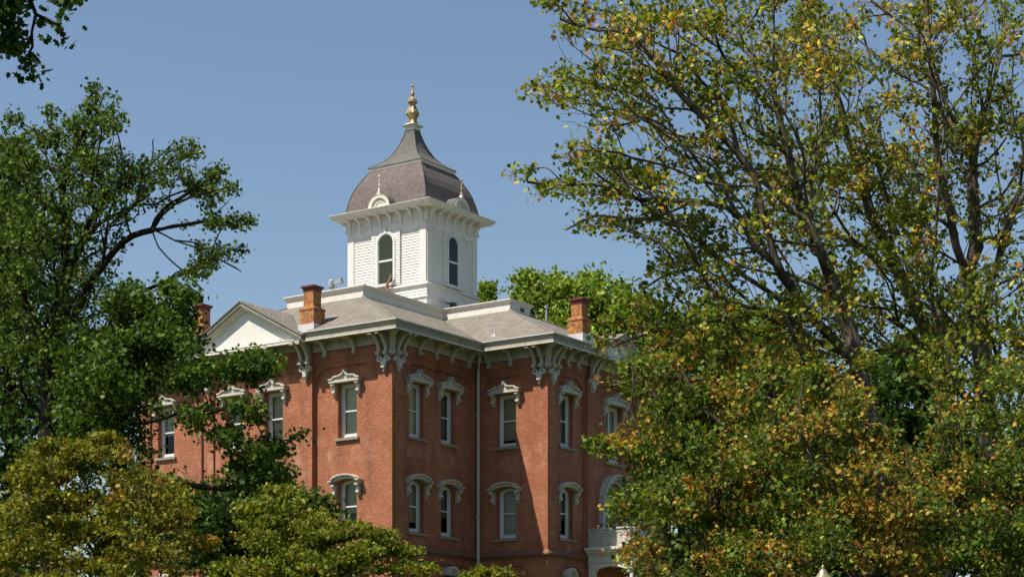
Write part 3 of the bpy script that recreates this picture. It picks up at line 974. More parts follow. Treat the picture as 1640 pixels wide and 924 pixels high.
# downpipes
dp = MB(); dp.tube([(A1 - .62, -.62, 20.03), (A1 - .55, -.56, 19.75), (A1 - .22, -.24, 19.2), (A1 - .17, -.2, 18.9), (A1 - .17, -.2, 12.0)], .075, 10)
dp.tube([(A1 - .17, -.2, 12.0), (A1 - .17, -.2, 2.3)], .08, 10)
for z in (17.0, 12.0, 8.2): dp.box(A1 - .27, A1 - .07, -.3, -.1, z, z + .06)
dp.build('downpipe', 'pipe_white', hall)
dp = MB(); dp.tube([(-.12, 12.08, 19.6), (-.12, 12.08, 3.0)], .07, 8)
dp.build('downpipe', 'pipe_brown', hall)

# ------------------------------------------------------------------ chimneys
def chimney(a, b, zb, top_z, wa=.84, wb=.88):
    """near corner at (a,b); body extends +a, +b"""
    m = MB()
    zp = zb + .78
    m.box(a, a + wa, b, b + wb, zb - .7, zp)
    m.box(a - .03, a + wa + .03, b - .03, b + wb + .03, zp - .1, zp - .004)
    m.frustum((a - .03, a + wa + .03, b - .03, b + wb + .03), zp, (a + .13, a + wa - .13, b + .13, b + wb - .13), zp + .09)
    m.box(a + .13, a + wa - .13, b + .13, b + wb - .13, zp + .08, top_z)
    c = m.build('chimney', 'chimney_brick', hall)
    k = MB()
    x0, x1, y0, y1 = a + .115, a + wa - .115, b + .115, b + wb - .115
    k.box(x0, x1, y0, y1, top_z - .20, top_z)
    k.box(x0 - .04, x1 + .04, y0 - .04, y1 + .04, top_z - .06, top_z + .002)
    k.box(x0 - .09, x1 + .09, y0 - .09, y1 + .09, top_z + .002, top_z + .08)
    k.build('chimney_cap', 'cap_red', c)
    fl = MB()
    fl.box(a - .06, a + wa + .1, b - .06, b + wb + .06, zb - .55, zb - .0)
    fl.prism_x([(b - .12, zb - .02), (b - .5, zb + .0), (b - .06, zb + .28)], a + .02, a + wa + .6) if False else None
    fl.build('chimney_flashing', 'flashing', c)
    return c
chimney(-.48, 4.42, 20.98, 22.78)
chimney(-.48, 11.75, 20.98, 22.78)
c3 = chimney(8.85, -4.98, 20.98, 22.68)
# cricket behind the near chimney
ck = MB()
ck.prism_z([(0, 0), (0, 0), (0, 0)], 0, 0) if False else None
ck.poly([(-.5, 4.36, 20.75), (.9, 4.36, 21.32), (.9, 3.9, 21.44), (.5, 4.0, 21.25)])
ck.build('chimney_cricket', 'flashing', hall)

# ------------------------------------------------------------------ bell tower
TC = (12.6, 8.47)
HA, HB = 2.28, 2.68
def rr_(e, ea=None):
    ea = e if ea is None else ea
    return (TC[0] - HA - ea, TC[0] + HA + ea, TC[1] - HB - e, TC[1] + HB + e)
tw = MB()
ZL = 25.2; ZW = 29.2
# siding: real lapped boards
def siding(mb, e, z0, z1, step=.15, lap=.027):
    z = z0
    while z < z1 - 1e-3:
        zt = min(z + step, z1)
        mb.frustum(rr_(e + lap), z, rr_(e), zt, cap=False)
        mb.frustum(rr_(e), z - .0005, rr_(e + lap), z, cap=False)
        z = zt
siding(tw, 0, ZL, ZW)
siding(tw, .10, 23.3, 24.35)
siding(tw, .10, 24.45, ZL - .12)
tower = tw.build('bell_tower', 'siding', hall)
tb = MB()
tb.frustum(rr_(.16), 24.36, rr_(.16), 24.41); tb.frustum(rr_(.20), 24.41, rr_(.11), 24.47)
tb.frustum(rr_(.22), ZL - .14, rr_(.22), ZL - .08); tb.frustum(rr_(.22), ZL - .08, rr_(.02), ZL + .06)
tb.build('tower_base_moulding', 'white_wood', tower)
# window bay projections + corner boards, per face. local frame: x right, y inwards
def tface(k):
    """returns (loc, rot, halfwidth)"""
    if k == 'L': return (TC[0] - HA, TC[1], 0), LR, HB
    if k == 'R': return (TC[0], TC[1] - HB, 0), 0, HA
    if k == 'B': return (TC[0], TC[1] + HB, 0), math.pi, HA
    return (TC[0] + HA, TC[1], 0), -LR, HB
for k in 'LRBO':
    loc, rot, hw = tface(k)
    b = MB()
    wz0, wz1 = 25.40, 27.62       # window spring
    whw = .52 if k in 'LO' else .46
    bw_ = .98 if k in 'LO' else .86
    hole = arch(0, whw, wz0, wz1, whw * .95, 14)
    out = rect(-bw_, bw_, ZL + .06, 28.55)
    loops = [[Vector((x, z, 0)) for x, z in out], [Vector((x, z, 0)) for x, z in hole]]
    flat = out + hole
    for tr in tessellate_polygon(loops): b.poly([(flat[q][0], -.10, flat[q][1]) for q in tr])
    for i in range(len(hole)):
        a_, c_ = hole[i], hole[(i + 1) % len(hole)]
        b.poly([(a_[0], -.10, a_[1]), (a_[0], .0, a_[1]), (c_[0], .0, c_[1]), (c_[0], -.10, c_[1])])
    for s in (-1, 1): b.poly([(s * bw_, -.10, ZL), (s * bw_, .1, ZL), (s * bw_, .1, 28.55), (s * bw_, -.10, 28.55)])
    for s in (-1, 1):
        b.box(s * (hw - .21) - .21, s * (hw - .21) + .21, -.06, .02, ZL + .06, 28.6)
        # entablature steps framing the panels
        xa, xb = sorted((s * bw_, s * (hw - .4)))
        b.prism_y([(xa, 28.6), (xa, 28.2), (xa + .12, 28.22), (xa + .3, 28.12), (xb - .3, 28.12), (xb - .12, 28.22), (xb, 28.2), (xb, 28.6)], -.07, .02)
    b.build('tower_bay', 'siding', tower, loc, rot)
    # battens on bay (horizontal lap lines)
    bt = MB()
    for q in range(22):
        z = ZL + .2 + q * .135
        for s in (-1, 1):
            xa, xb = sorted((s * (whw + .17), s * bw_))
            if z < 28.2: bt.poly([(xa, -.102, z + .13), (xa, -.125, z), (xb, -.125, z), (xb, -.102, z + .13)]); bt.poly([(xa, -.125, z), (xa, -.1, z - .002), (xb, -.1, z - .002), (xb, -.125, z)])
    bt.build('bay_boards', 'siding', tower, loc, rot)
    # casing, sash, pane
    cs = MB()
    o1 = arch(0, whw + .14, wz0 - .0, wz1, whw * .95 + .14, 14); i1 = arch(0, whw, wz0, wz1, whw * .95, 14)
    cs.strip_y(o1, i1, -.155, -.09)
    cs.box(-whw - .2, whw + .2, -.2, -.08, wz0 - .1, wz0)
    cs.box(-.07, .07, -.19, -.1, wz1 + whw * .95, wz1 + whw * .95 + .34)
    w1 = cs.build('tower_window', 'frame_wood', tower, loc, rot)
    i2 = arch(0, whw - .045, wz0 + .05, wz1, whw * .95 - .04, 14)
    cs = MB(); cs.strip_y(i1 + [i1[0]], i2 + [i2[0]], -.095, -.06)
    cs.box(-whw, whw, -.097, -.05, 26.62, 26.72)
    cs.build('sash', 'frame_wood', tower, loc, rot)
    pz = MB()
    for tr in tessellate_polygon([[Vector((x, z, 0)) for x, z in i1]]): pz.poly([(i1[q][0], -.075, i1[q][1]) for q in tr])
    pz.build('pane', 'glass', tower, loc, rot)
    bk = MB()
    for tr in tessellate_polygon([[Vector((x, z, 0)) for x, z in i1]]): bk.poly([(i1[q][0], -.055, i1[q][1]) for q in tr])
    bk.build('blind', 'green_blind' if k != 'R' else 'dark_room', tower, loc, rot)
    # bracketed frieze
    nb = 8 if k in 'LO' else 7
    for q in range(nb):
        x = -hw + .22 + (2 * hw - .44) * q / (nb - 1)
        c = MB()
        c.prism_x([(0, 29.2), (-.52, 29.2), (-.52, 29.1), (-.44, 29.03), (-.28, 28.98), (-.19, 28.85), (-.16, 28.6), (-.15, 28.45), (-.09, 28.36), (0, 28.33)], x - .06, x + .06)
        c.box(x - .08, x + .08, -.57, -.42, 29.07, 29.197)
        c.build('cornice_bracket', 'siding', tower, loc, rot)
    # lunette dormer with spike
    d = MB()
    ed = 3.0 - HA if k in 'RB' else 3.4 - HB
    n = 18; rr0 = .72 if k in 'LO' else .66
    yd = -.72
    def half(r, n=18): return [(-r * math.cos(math.pi * q / n), 29.42 + r * .95 * math.sin(math.pi * q / n)) for q in range(n + 1)]
    d.strip_y(half(rr0), half(rr0 * .74), yd, 1.2)
    d.prism_y([p for p in half(rr0 * .76)][::-1], yd + .12, 1.1)
    d.strip_y(half(rr0 * .52), half(rr0 * .44), yd + .08, 1.0)
    d.box(-rr0 - .02, rr0 + .02, yd - .03, yd + .25, 29.30, 29.42)
    # small shoulders + spike pedestal
    d.prism_y([(-.30, 29.42 + rr0 * .84), (-.12, 29.42 + rr0 * .96), (-.06, 29.42 + rr0 * .96 + .16), (.06, 29.42 + rr0 * .96 + .16), (.12, 29.42 + rr0 * .96), (.30, 29.42 + rr0 * .84), (0, 29.42 + rr0 * .95)][::-1], yd - .02, yd + .16)
    dm_ = d.build('dormer', 'white_wood', tower, loc, rot)
    dh = MB()
    dh.strip_y(half(rr0 + .05), half(rr0 + .003), yd + .03, 1.2)
    dh.build('dormer_roof', 'tower_slate', tower, loc, rot)
    sp = MB()
    zt = 29.42 + rr0 * .96 + .15
    sp.lathe([(.08, zt), (.05, zt + .15), (.03, zt + .2), (.04, zt + .3), (.06, zt + .36), (.03, zt + .42), (.028, zt + .75), (.05, zt + .78), (.062, zt + .84), (.045, zt + .9), (.0, zt + .93)], 0, yd + .07, 10)
    sp.build('spike', 'white_wood' if k == 'L' else 'gold', tower, loc, rot, smooth=True)
# frieze + main cornice
tc_ = MB()
tc_.frustum(rr_(.09), 28.5, rr_(.09), 29.18)
tc_.frustum(rr_(.14), 28.54, rr_(.14), 28.60)
tc_.frustum(rr_(.64), 29.19, rr_(.66), 29.26)
tc_.frustum(rr_(.67), 29.26, rr_(.80), 29.40); tc_.frustum(rr_(.81), 29.40, rr_(.81), 29.425)
tc_.build('tower_cornice', 'white_wood', tower)
# curved mansard with flared top (rectangular lathe)
def square_lathe(mb, prof, sa, sb):
    """prof = [(h,z)]; half sizes h*sa along a and h*sb along b; four faces with uv"""
    L = 0
    for (h0, z0), (h1, z1) in zip(prof, prof[1:]):
        dl = math.hypot(h1 - h0, z1 - z0)
        c0 = [(TC[0] - h0 * sa, TC[1] - h0 * sb), (TC[0] + h0 * sa, TC[1] - h0 * sb), (TC[0] + h0 * sa, TC[1] + h0 * sb), (TC[0] - h0 * sa, TC[1] + h0 * sb)]
        c1 = [(TC[0] - h1 * sa, TC[1] - h1 * sb), (TC[0] + h1 * sa, TC[1] - h1 * sb), (TC[0] + h1 * sa, TC[1] + h1 * sb), (TC[0] - h1 * sa, TC[1] + h1 * sb)]
        for q in range(4):
            r = (q + 1) % 4
            w0 = math.dist(c0[q], c0[r]) / 2; w1 = math.dist(c1[q], c1[r]) / 2
            mb.poly([(*c0[q], z0), (*c0[r], z0), (*c1[r], z1), (*c1[q], z1)], [(-w0, L), (w0, L), (w1, L + dl), (-w1, L + dl)])
        L += dl
SA, SB = .93, 1.05
dome = MB()
prof = [(2.62, 29.40), (2.58, 29.8), (2.50, 30.2), (2.37, 30.65), (2.20, 31.05), (1.98, 31.45), (1.76, 31.78), (1.58, 32.0)]
square_lathe(dome, prof, SA, SB)
dome.build('dome_roof', 'tower_shingle', tower)
lip = MB()
square_lathe(lip, [(1.57, 31.93), (1.66, 31.94), (1.71, 32.09), (1.60, 32.12)], SA, SB)
lip.build('dome_moulding', 'white_wood', tower)
fl_ = MB()
square_lathe(fl_, [(1.735, 32.092), (1.72, 32.13), (1.42, 32.30), (1.10, 32.55), (.84, 32.85), (.64, 33.2), (.47, 33.6), (.33, 34.02), (.27, 34.3)], SA, SB)
fl_.build('spire_roof', 'tower_slate', tower)
for s, q in ((-1, -1), (-1, 1), (1, -1)):
    hp = MB()
    hp.tube([(TC[0] + s * h * SA, TC[1] + q * h * SB, z) for h, z in prof], .035, 6)
    hp.tube([(TC[0] + s * h * SA, TC[1] + q * h * SB, z) for h, z in [(1.74, 32.12), (1.42, 32.30), (1.10, 32.55), (.84, 32.85), (.64, 33.2), (.47, 33.6), (.33, 34.02), (.27, 34.3)]], .03, 6)
    hp.build('hip_rib', 'tower_slate', tower)
cp = MB()
def sq(h): return (TC[0] - h, TC[0] + h, TC[1] - h, TC[1] + h)
cp.frustum(sq(.30), 34.28, sq(.31), 34.46); cp.frustum(sq(.36), 34.46, sq(.44), 34.55); cp.frustum(sq(.44), 34.55, sq(.2), 34.68)
cp.build('finial_base', 'white_wood', tower)
fn = MB()
fn.lathe([(.26, 34.66), (.2, 34.8), (.15, 34.95), (.14, 35.0), (.24, 35.2), (.31, 35.42), (.29, 35.58), (.2, 35.78), (.17, 35.95), (.21, 35.98), (.17, 36.02), (.18, 36.15),
          (.32, 36.17), (.33, 36.22), (.26, 36.26), (.26, 36.38), (.18, 36.48), (.08, 36.53), (.06, 36.58), (.12, 36.72), (.12, 36.82), (.07, 37.0), (.04, 37.18), (.035, 37.25), (.08, 37.28), (.09, 37.34), (.05, 37.42), (0, 37.43)], TC[0], TC[1], 8)
for q in range(4):
    a = math.pi / 4 + q * math.pi / 2
    fn.tube([(TC[0] + r * math.cos(a), TC[1] + r * math.sin(a), z) for r, z in ((.30, 34.7), (.2, 34.95), (.22, 35.1), (.34, 35.4), (.24, 35.7), (.16, 35.95))], [.07, .05, .06, .09, .06, .04], 6)
fn.v = [(TC[0] + (x - TC[0]) * .92, TC[1] + (y - TC[1]) * .92, 34.6 + (z - 34.66) * .81) for x, y, z in fn.v]
fn.build('finial', 'gold', tower)
# broken boards by the tower window, floodlight, vent, mast
fb = MB()
fb.box(11.62, 11.95, 4.98, 5.2, 24.0, 24.27); fb.box(11.72, 11.8, 5.05, 5.12, 23.8, 24.0); fb.box(11.2, 11.62, 5.05, 5.13, 24.1, 24.17)
fb.build('floodlight', 'black_metal', hall)
vt = MB()
vt.lathe([(.18, 20.8), (.16, 20.98), (.03, 21.02), (.028, 21.45), (0, 21.45)], 6.85, -1.1, 8)
vt.build('vent_pipe', 'flashing', roof)
vt = MB(); vt.lathe([(.05, 22.0), (.05, 23.7), (.10, 23.7), (.10, 23.85), (0, 23.86)], 13.6, .3, 8)
vt.build('vent_pipe', 'grey_metal', roof)

def hallpt(a, b, z):
    v = hall.matrix_basis @ Vector((a, b, z)); return v
bpy.context.view_layer.update()
hall_m = Matrix.Translation(hall.location) @ Matrix.Rotation(ANG, 4, 'Z')
def hp_(a, b, z): return hall_m @ Vector((a, b, z))

# boards leaning by the tower window: a thing of its own
bd0 = hp_(9.7, 8.9, DZ + .12)
brd = empty('leaning_boards', bd0, ANG)
for nm, p, q, r_ in (('board', (-.1, .05, 0), (.3, -1.0, 2.42), .075), ('board', (-.05, -.35, 1.60), (.1, -1.0, 1.68), .05), ('board', (-.05, -.38, 0), (-.05, -.36, 1.6), .05), ('board', (.1, -.98, 0), (.1, -.98, 1.66), .05), ('board', (-.1, -.3, 1.25), (.05, -1.05, 1.5), .05)):
    k = MB(); k.tube([p, q], r_, 4)
    k.build(nm, 'old_plank', brd)
tag(brd, 'weathered brown boards leaning against the bell tower below its window', 'boards')

# siren on the roof
sr = empty('warning_siren', hp_(5.97, 8.67, DZ + .12), ANG)
k = MB(); k.tube([(0, 0, 0), (0, 0, 1.1)], .045, 8); k.tube([(.05, -.22, 0), (.05, -.22, 1.12)], .03, 8); k.tube([(0, 0, .98), (.05, -.22, 1.0)], .04, 6); k.build('mast', 'grey_metal', sr)
k = MB(); k.lathe([(0, 1.02), (.10, 1.03), (.17, 1.1), (.18, 1.28), (.17, 1.42), (.1, 1.5), (0, 1.52)], 0, .03, 14); k.build('motor', 'grey_metal', sr, smooth=True)
k = MB(); k.tube([(0, -.1, 1.28), (.03, -.25, 1.3), (.06, -.4, 1.34), (.09, -.6, 1.40)], [.08, .10, .14, .2], 4); k.build('horn', 'grey_metal', sr)
tag(sr, 'grey horn siren on a mast behind the roof parapet left of the bell tower', 'siren')

# ------------------------------------------------------------------ street lamp
def P(x, y, Y):
    """world point seen at photo pixel (x,y) at distance Y"""
    return Vector(((x - 820) / F * Y, Y, ZC + (YH - y) / F * Y))
lp = P(1318, 905, 34.0)
lam = empty('street_lamp', (lp.x, lp.y, gz(lp.x, lp.y)))
h = lp.z - lam.location.z
k = MB(); k.lathe([(.2, 0), (.2, .25), (.12, .35), (.1, .8), (.07, .9), (.055, h - 1.05), (.09, h - 1.0), (.09, h - .9), (.0, h - .9)], 0, 0, 14); k.build('pole', 'black_metal', lam, smooth=True)
k = MB(); k.lathe([(.08, h - .9), (.19, h - .7), (.22, h - .45), (.20, h - .32)], 0, 0, 14); k.build('globe', 'frame_wood', lam, smooth=True)
k = MB(); k.lathe([(.235, h - .34), (.24, h - .30), (.215, h - .27), (.16, h - .23), (.10, h - .16), (.06, h - .09), (.028, h - .06), (.024, h - .04), (.03, h - .03), (.022, h - .01), (0, h + .02)], 0, 0, 20); k.build('lamp_cap', 'lamp_metal', lam, smooth=True)
tag(lam, 'street lamp with a domed brass cap below the orange tinted maples', 'street lamp')

# ------------------------------------------------------------------ trees
def vnoise(p, s, seed):
    return noise.noise(Vector((p[0] * s + seed * 7.3, p[1] * s - seed * 3.1, p[2] * s + seed)))

def grow(seed_pos, seed_par, seed_path, tg, bf, up=0.0):
    """greedy balanced spanning tree: joins every crown point to the nearest limb, favouring short ways to the root"""
    n0 = len(seed_pos); n = len(tg)
    pos = np.vstack([seed_pos, tg]); par = list(seed_par) + [-1] * n
    path = np.zeros(n0 + n); path[:n0] = seed_path
    d = np.linalg.norm(tg[:, None, :] - seed_pos[None], axis=2)
    # tributaries join from below: penalise parents that lie higher than the child
    c = d + bf * path[None, :n0] + up * np.maximum(0, seed_pos[None, :, 2] - tg[:, None, 2])
    bp = c.argmin(1); bc = c.min(1)
    alive = np.ones(n, bool)
    for _ in range(n):
        k = np.where(alive, bc, 1e9).argmin()
        alive[k] = False
        i = n0 + k; par[i] = int(bp[k])
        path[i] = path[bp[k]] + np.linalg.norm(pos[i] - pos[bp[k]])
        nd = np.linalg.norm(tg - tg[k], axis=1)
        nc = nd + bf * path[i] + up * np.maximum(0, tg[k, 2] - tg[:, 2])
        m = alive & (nc < bc)
        bc[m] = nc[m]; bp[m] = i
    return pos, np.array(par), n0

LEAVES = {
    # five-lobed maple leaf, unit size
    'maple': [(0, -.45), (.18, -.28), (.48, -.32), (.36, -.06), (.56, .16), (.22, .18), (0, .58), (-.22, .18), (-.56, .16), (-.36, -.06), (-.48, -.32), (-.18, -.28)],
    'oval': [(0, -.5), (.26, -.2), (.3, .12), (0, .55), (-.3, .12), (-.26, -.2)],
    'lobed': [(0, -.55), (.12, -.2), (.42, -.15), (.2, .02), (.36, .3), (0, .55), (-.36, .3), (-.2, .02), (-.42, -.15), (-.12, -.2)],
}
def leaf_mesh(name, C, size, cols, rng, shape='maple', upw=.75, parent=None):
    """one mesh of many small folded leaves"""
    n = len(C)
    t = np.array(LEAVES[shape]); k = len(t)
    nrm = rng.normal(size=(n, 3)) * .8; nrm[:, 2] = nrm[:, 2] * .9 + upw
    nrm /= np.linalg.norm(nrm, axis=1)[:, None]
    u = rng.normal(size=(n, 3)); u -= (u * nrm).sum(1)[:, None] * nrm; u /= np.linalg.norm(u, axis=1)[:, None]
    v = np.cross(nrm, u)
    sz = size * rng.uniform(.6, 1.25, n)
    fold = rng.uniform(.05, .35, n)
    X = t[None, :, 0, None] * u[:, None, :] + t[None, :, 1, None] * v[:, None, :] - (np.abs(t[None, :, 0]) * fold[:, None])[:, :, None] * nrm[:, None, :] - (np.maximum(0, t[None, :, 1]) ** 2 * .6)[:, :, None] * nrm[:, None, :]
    co = (C[:, None, :] + X * sz[:, None, None]).reshape(-1, 3).astype(np.float32)
    me = bpy.data.meshes.new(name)
    me.vertices.add(n * k); me.vertices.foreach_set('co', co.ravel())
    me.loops.add(n * k); me.loops.foreach_set('vertex_index', np.arange(n * k, dtype=np.int32))
    me.polygons.add(n); me.polygons.foreach_set('loop_start', np.arange(0, n * k, k, dtype=np.int32))
    me.update(calc_edges=True)
    at = me.attributes.new('leafcol', 'FLOAT_COLOR', 'FACE')
    c4 = np.ones((n, 4), np.float32); c4[:, :3] = cols
    at.data.foreach_set('color', c4.ravel())
    me.materials.append(M['leaf'])
    o = bpy.data.objects.new(name, me); COL.objects.link(o); o.parent = parent
    return o

def lerp(a, b, t): return a + (b - a) * t

def leaf_colours(C, pal, rng, seed, autumn=.0, asc=.62, jitter=.5):
    """pal: list of leaf colours for the species (green kinds then turned kinds)"""
    n = len(C)
    greens = np.array(pal[0]); turned = np.array(pal[1])
    g = greens[rng.integers(0, len(greens), n)]
    tcol = turned[rng.integers(0, len(turned), n)]
    # turned patches: by branch clump
    q = np.round(C / .9).astype(int)
    cache = {}
    pv = np.empty(n)
    for i, key in enumerate(map(tuple, q)):
        if key not in cache: cache[key] = noise.noise(Vector(key) * .9 * asc + Vector((seed * 5.1, 0, 0))) * .5 + .5 + random.uniform(-.12, .12)
        pv[i] = cache[key]
    prob = np.clip((pv - (.72 - autumn * .45)) * 8.0, 0, .72) + autumn * .12
    sel = (rng.random(n) < prob) & (autumn > 0)
    c = np.where(sel[:, None], tcol, g)
    c = c * np.exp(rng.normal(size=(n, 1)) * jitter * .6)
    return np.clip(c, 0, .9)

def smooth_noise3(P_, s, seed):
    return np.array([noise.noise(Vector((x * s + seed * 3.7, y * s + seed, z * s - seed * 2.3))) for x, y, z in P_])

def tree(name, label, cat, Y0, skel, blobs, npts, leaf=.16, per=16, spread=.32, pal=None, autumn=0, shape='maple', bark='bark_pale',
         r0=.4, bf=.25, seed=1, gaps=(), twig=.008, thresh=-.12, nscale=.45, group=None, expo=.48, upw=.5, minr=.009, dmul=1.0, voids=(), base=None, bare=0.0, flat=.7, sprigs=3, skr=.075):
    """skel: list of polylines [(px,py,dY),...] in photo pixels at distance Y0+dY (first one is the trunk and runs to the ground);
       blobs: [(px,py,rx,ry,dY,rdY,weight)]"""
    rng = np.random.default_rng(seed); random.seed(seed)
    # skeleton
    SP = []; par = []; path = []; lines = []
    def W(p): return np.array(P(p[0], p[1], Y0 + p[2]))
    for li, pl in enumerate(skel):
        pts = [W(p) for p in pl]
        if li == 0:
            b = pts[0].copy() if base is None else np.array((base[0], base[1], 0.)); b[2] = gz(b[0], b[1]) - .3
            pts = [b] + pts
        # resample with Catmull-like smoothing
        dense = []
        for i in range(len(pts) - 1):
            p0 = pts[max(0, i - 1)]; p1 = pts[i]; p2 = pts[i + 1]; p3 = pts[min(len(pts) - 1, i + 2)]
            m = max(2, int(np.linalg.norm(p2 - p1) / .5))
            for k in range(m):
                t = k / m
                q = .5 * ((2 * p1) + (-p0 + p2) * t + (2 * p0 - 5 * p1 + 4 * p2 - p3) * t * t + (-p0 + 3 * p1 - 3 * p2 + p3) * t ** 3)
                dense.append(q)
        dense.append(pts[-1])
        dense = np.array(dense)
        if li: dense[1:] += np.cumsum(rng.normal(size=(len(dense) - 1, 3)) * .035, axis=0) * np.linspace(0, 1, len(dense) - 1)[:, None]
        if li == 0: pi = -1; pp = 0
        else:
            A = np.array(SP); dd = np.linalg.norm(A - dense[0], axis=1); pi = int(dd.argmin()); pp = path[pi]
            dense[0] = A[pi] * .6 + dense[0] * .4
        for q in dense:
            SP.append(q); par.append(pi)
            path.append(pp if pi < 0 else pp + np.linalg.norm(q - SP[pi])); pp = path[-1]
            pi = len(SP) - 1
    SP = np.array(SP)
    # crown points; small sprays ring every foliage mass so that its outline is ragged
    sp_ = []
    for b in blobs:
        for k in range(sprigs):
            a = rng.uniform(-.15, math.pi + .15); q = rng.uniform(.9, 1.14)
            sp_.append((b[0] + math.cos(a) * b[2] * q, b[1] - math.sin(a) * b[3] * q, b[2] * .17 + 4, b[3] * .17 + 4, b[4] + rng.normal() * b[5] * .4, b[5] * .25, 1.6 * (b[6] if len(b) > 6 else 1)))
    blobs = list(blobs) + sp_
    wts = np.array([b[2] * b[3] * (b[6] if len(b) > 6 else 1) for b in blobs]); wts = wts / wts.sum()
    T = []
    tries = 0
    while len(T) < npts and tries < npts * 30:
        tries += 1
        b = blobs[rng.choice(len(blobs), p=wts)]
        d = rng.normal(size=3); d /= np.linalg.norm(d); r = rng.random() ** (1 / 2.4)
        px, py, dy = b[0] + d[0] * r * b[2], b[1] + d[1] * r * b[3], b[4] + d[2] * r * b[5]
        if any((px - g[0]) ** 2 + (py - g[1]) ** 2 < g[2] ** 2 for g in gaps): continue
        q = P(px, py, Y0 + dy)
        if vnoise((q.x, q.y, q.z * 1.9), nscale, seed) < thresh: continue
        if q.z < gz(q.x, q.y) + .8: continue
        T.append(q)
    T = np.array(T)
    pos, pr, n0 = grow(SP, par, np.array(path), T, bf, .35)
    n = len(pos)
    # smooth the grown part a little, add intermediate bends
    kids = [[] for _ in range(n)]
    for i in range(n):
        if pr[i] >= 0: kids[pr[i]].append(i)
    order = [0]; 
    for i in order: order.extend(kids[i])
    cnt = np.zeros(n)
    for i in reversed(order):
        if i >= n0 and not kids[i]: cnt[i] = 1
        if pr[i] >= 0: cnt[pr[i]] += max(cnt[i], 0)
    cnt = np.maximum(cnt, 1)
    for _ in range(2):
        new = pos.copy()
        for i in range(n0, n):
            if kids[i]:
                j = max(kids[i], key=lambda q: cnt[q])
                new[i] = pos[i] * .5 + pos[pr[i]] * .25 + pos[j] * .25
        pos = new
    rad = np.maximum(minr, r0 * (cnt / cnt[0]) ** expo)
    # trunk flare and limb taper: a child is never thicker than its parent
    for i in order[1:]: rad[i] = min(rad[i], rad[pr[i]])
    rad[:n0] = np.maximum(rad[:n0], r0 * skr)
    for i in order[1:]: rad[i] = min(rad[i], rad[pr[i]])
    root = empty(name, tuple(SP[0] + np.array((0, 0, .3))))
    root.location.z = gz(SP[0][0], SP[0][1])
    off = np.array(root.location)
    tag(root, label, cat, group)
    # branch tubes: follow heavy child chains
    vs, fs = [], []
    done = np.zeros(n, bool)
    stack = [(0, None)]
    while stack:
        s0, pn = stack.pop()
        ch = ([pn] if pn is not None else []) + [s0]
        i = s0
        while kids[i]:
            j = max(kids[i], key=lambda q: cnt[q])
            for q in kids[i]:
                if q != j: stack.append((q, i))
            ch.append(j); i = j
        if len(ch) < 2: continue
        pts = pos[ch]; rr = rad[ch].copy()
        if pn is not None: rr[0] = min(rr[0], rr[1] * 1.25)
        if pn is None:
            rr[0] *= 1.5
            if len(rr) > 2: rr[1] *= 1.25
        rr[-1] *= .5
        if rr.max() < .03:      # bend thin twigs
            P2, R2_ = [pts[0]], [rr[0]]
            for a in range(1, len(pts)):
                L = np.linalg.norm(pts[a] - pts[a - 1])
                if L > .35:
                    P2.append((pts[a] + pts[a - 1]) / 2 + rng.normal(size=3) * L * .07); R2_.append((rr[a] + rr[a - 1]) / 2)
                P2.append(pts[a]); R2_.append(rr[a])
            pts = np.array(P2); rr = np.array(R2_)
        sg = 9 if rr.max() > .12 else 6 if rr.max() > .04 else 4 if rr.max() > .015 else 3
        tang = np.gradient(pts, axis=0); tang /= np.linalg.norm(tang, axis=1)[:, None] + 1e-9
        u = np.cross(tang[0], (.3, .9, .1)); u /= np.linalg.norm(u) + 1e-9
        b0 = len(vs)
        an = np.arange(sg) * 2 * math.pi / sg
        for a in range(len(pts)):
            u = u - tang[a] * u.dot(tang[a]); u /= np.linalg.norm(u) + 1e-9
            v = np.cross(tang[a], u)
            r_ = rr[a] * (1 + (rng.normal(size=sg) * .06 if rr[a] > .08 else 0))
            ring = pts[a] + (np.cos(an) * r_)[:, None] * u + (np.sin(an) * r_)[:, None] * v - off
            vs.extend(ring.tolist())
            if a:
                q0 = b0 + (a - 1) * sg; q1 = q0 + sg
                for k in range(sg): fs.append((q0 + k, q0 + (k + 1) % sg, q1 + (k + 1) % sg, q1 + k))
    me = bpy.data.meshes.new('trunk'); me.from_pydata(vs, [], fs)
    me.materials.append(M[bark]); me.polygons.foreach_set('use_smooth', [True] * len(fs))
    o = bpy.data.objects.new('trunk', me); COL.objects.link(o); o.parent = root
    # leaves around the thin ends
    thin = [i for i in range(n0, n) if cnt[i] <= 5 and rng.random() > bare]
    C = []
    for i in thin:
        k = max(1, int(per * rng.uniform(.4, 1.5) * dmul))
        p0, p1 = pos[pr[i]], pos[i]
        t = rng.random((k, 1)) ** .6
        if np.linalg.norm(p1 - p0) > 2.5: t = 1 - (1 - t) * .4
        sp = rng.normal(size=(k, 3)) * spread; sp[:, 2] *= flat
        C.append(p0 + (p1 - p0) * t + sp)
    C = np.vstack(C)
    cols = leaf_colours(C, pal, rng, seed, autumn)
    leaf_mesh('crown', C - off, leaf, cols, rng, shape, upw, root)
    return root

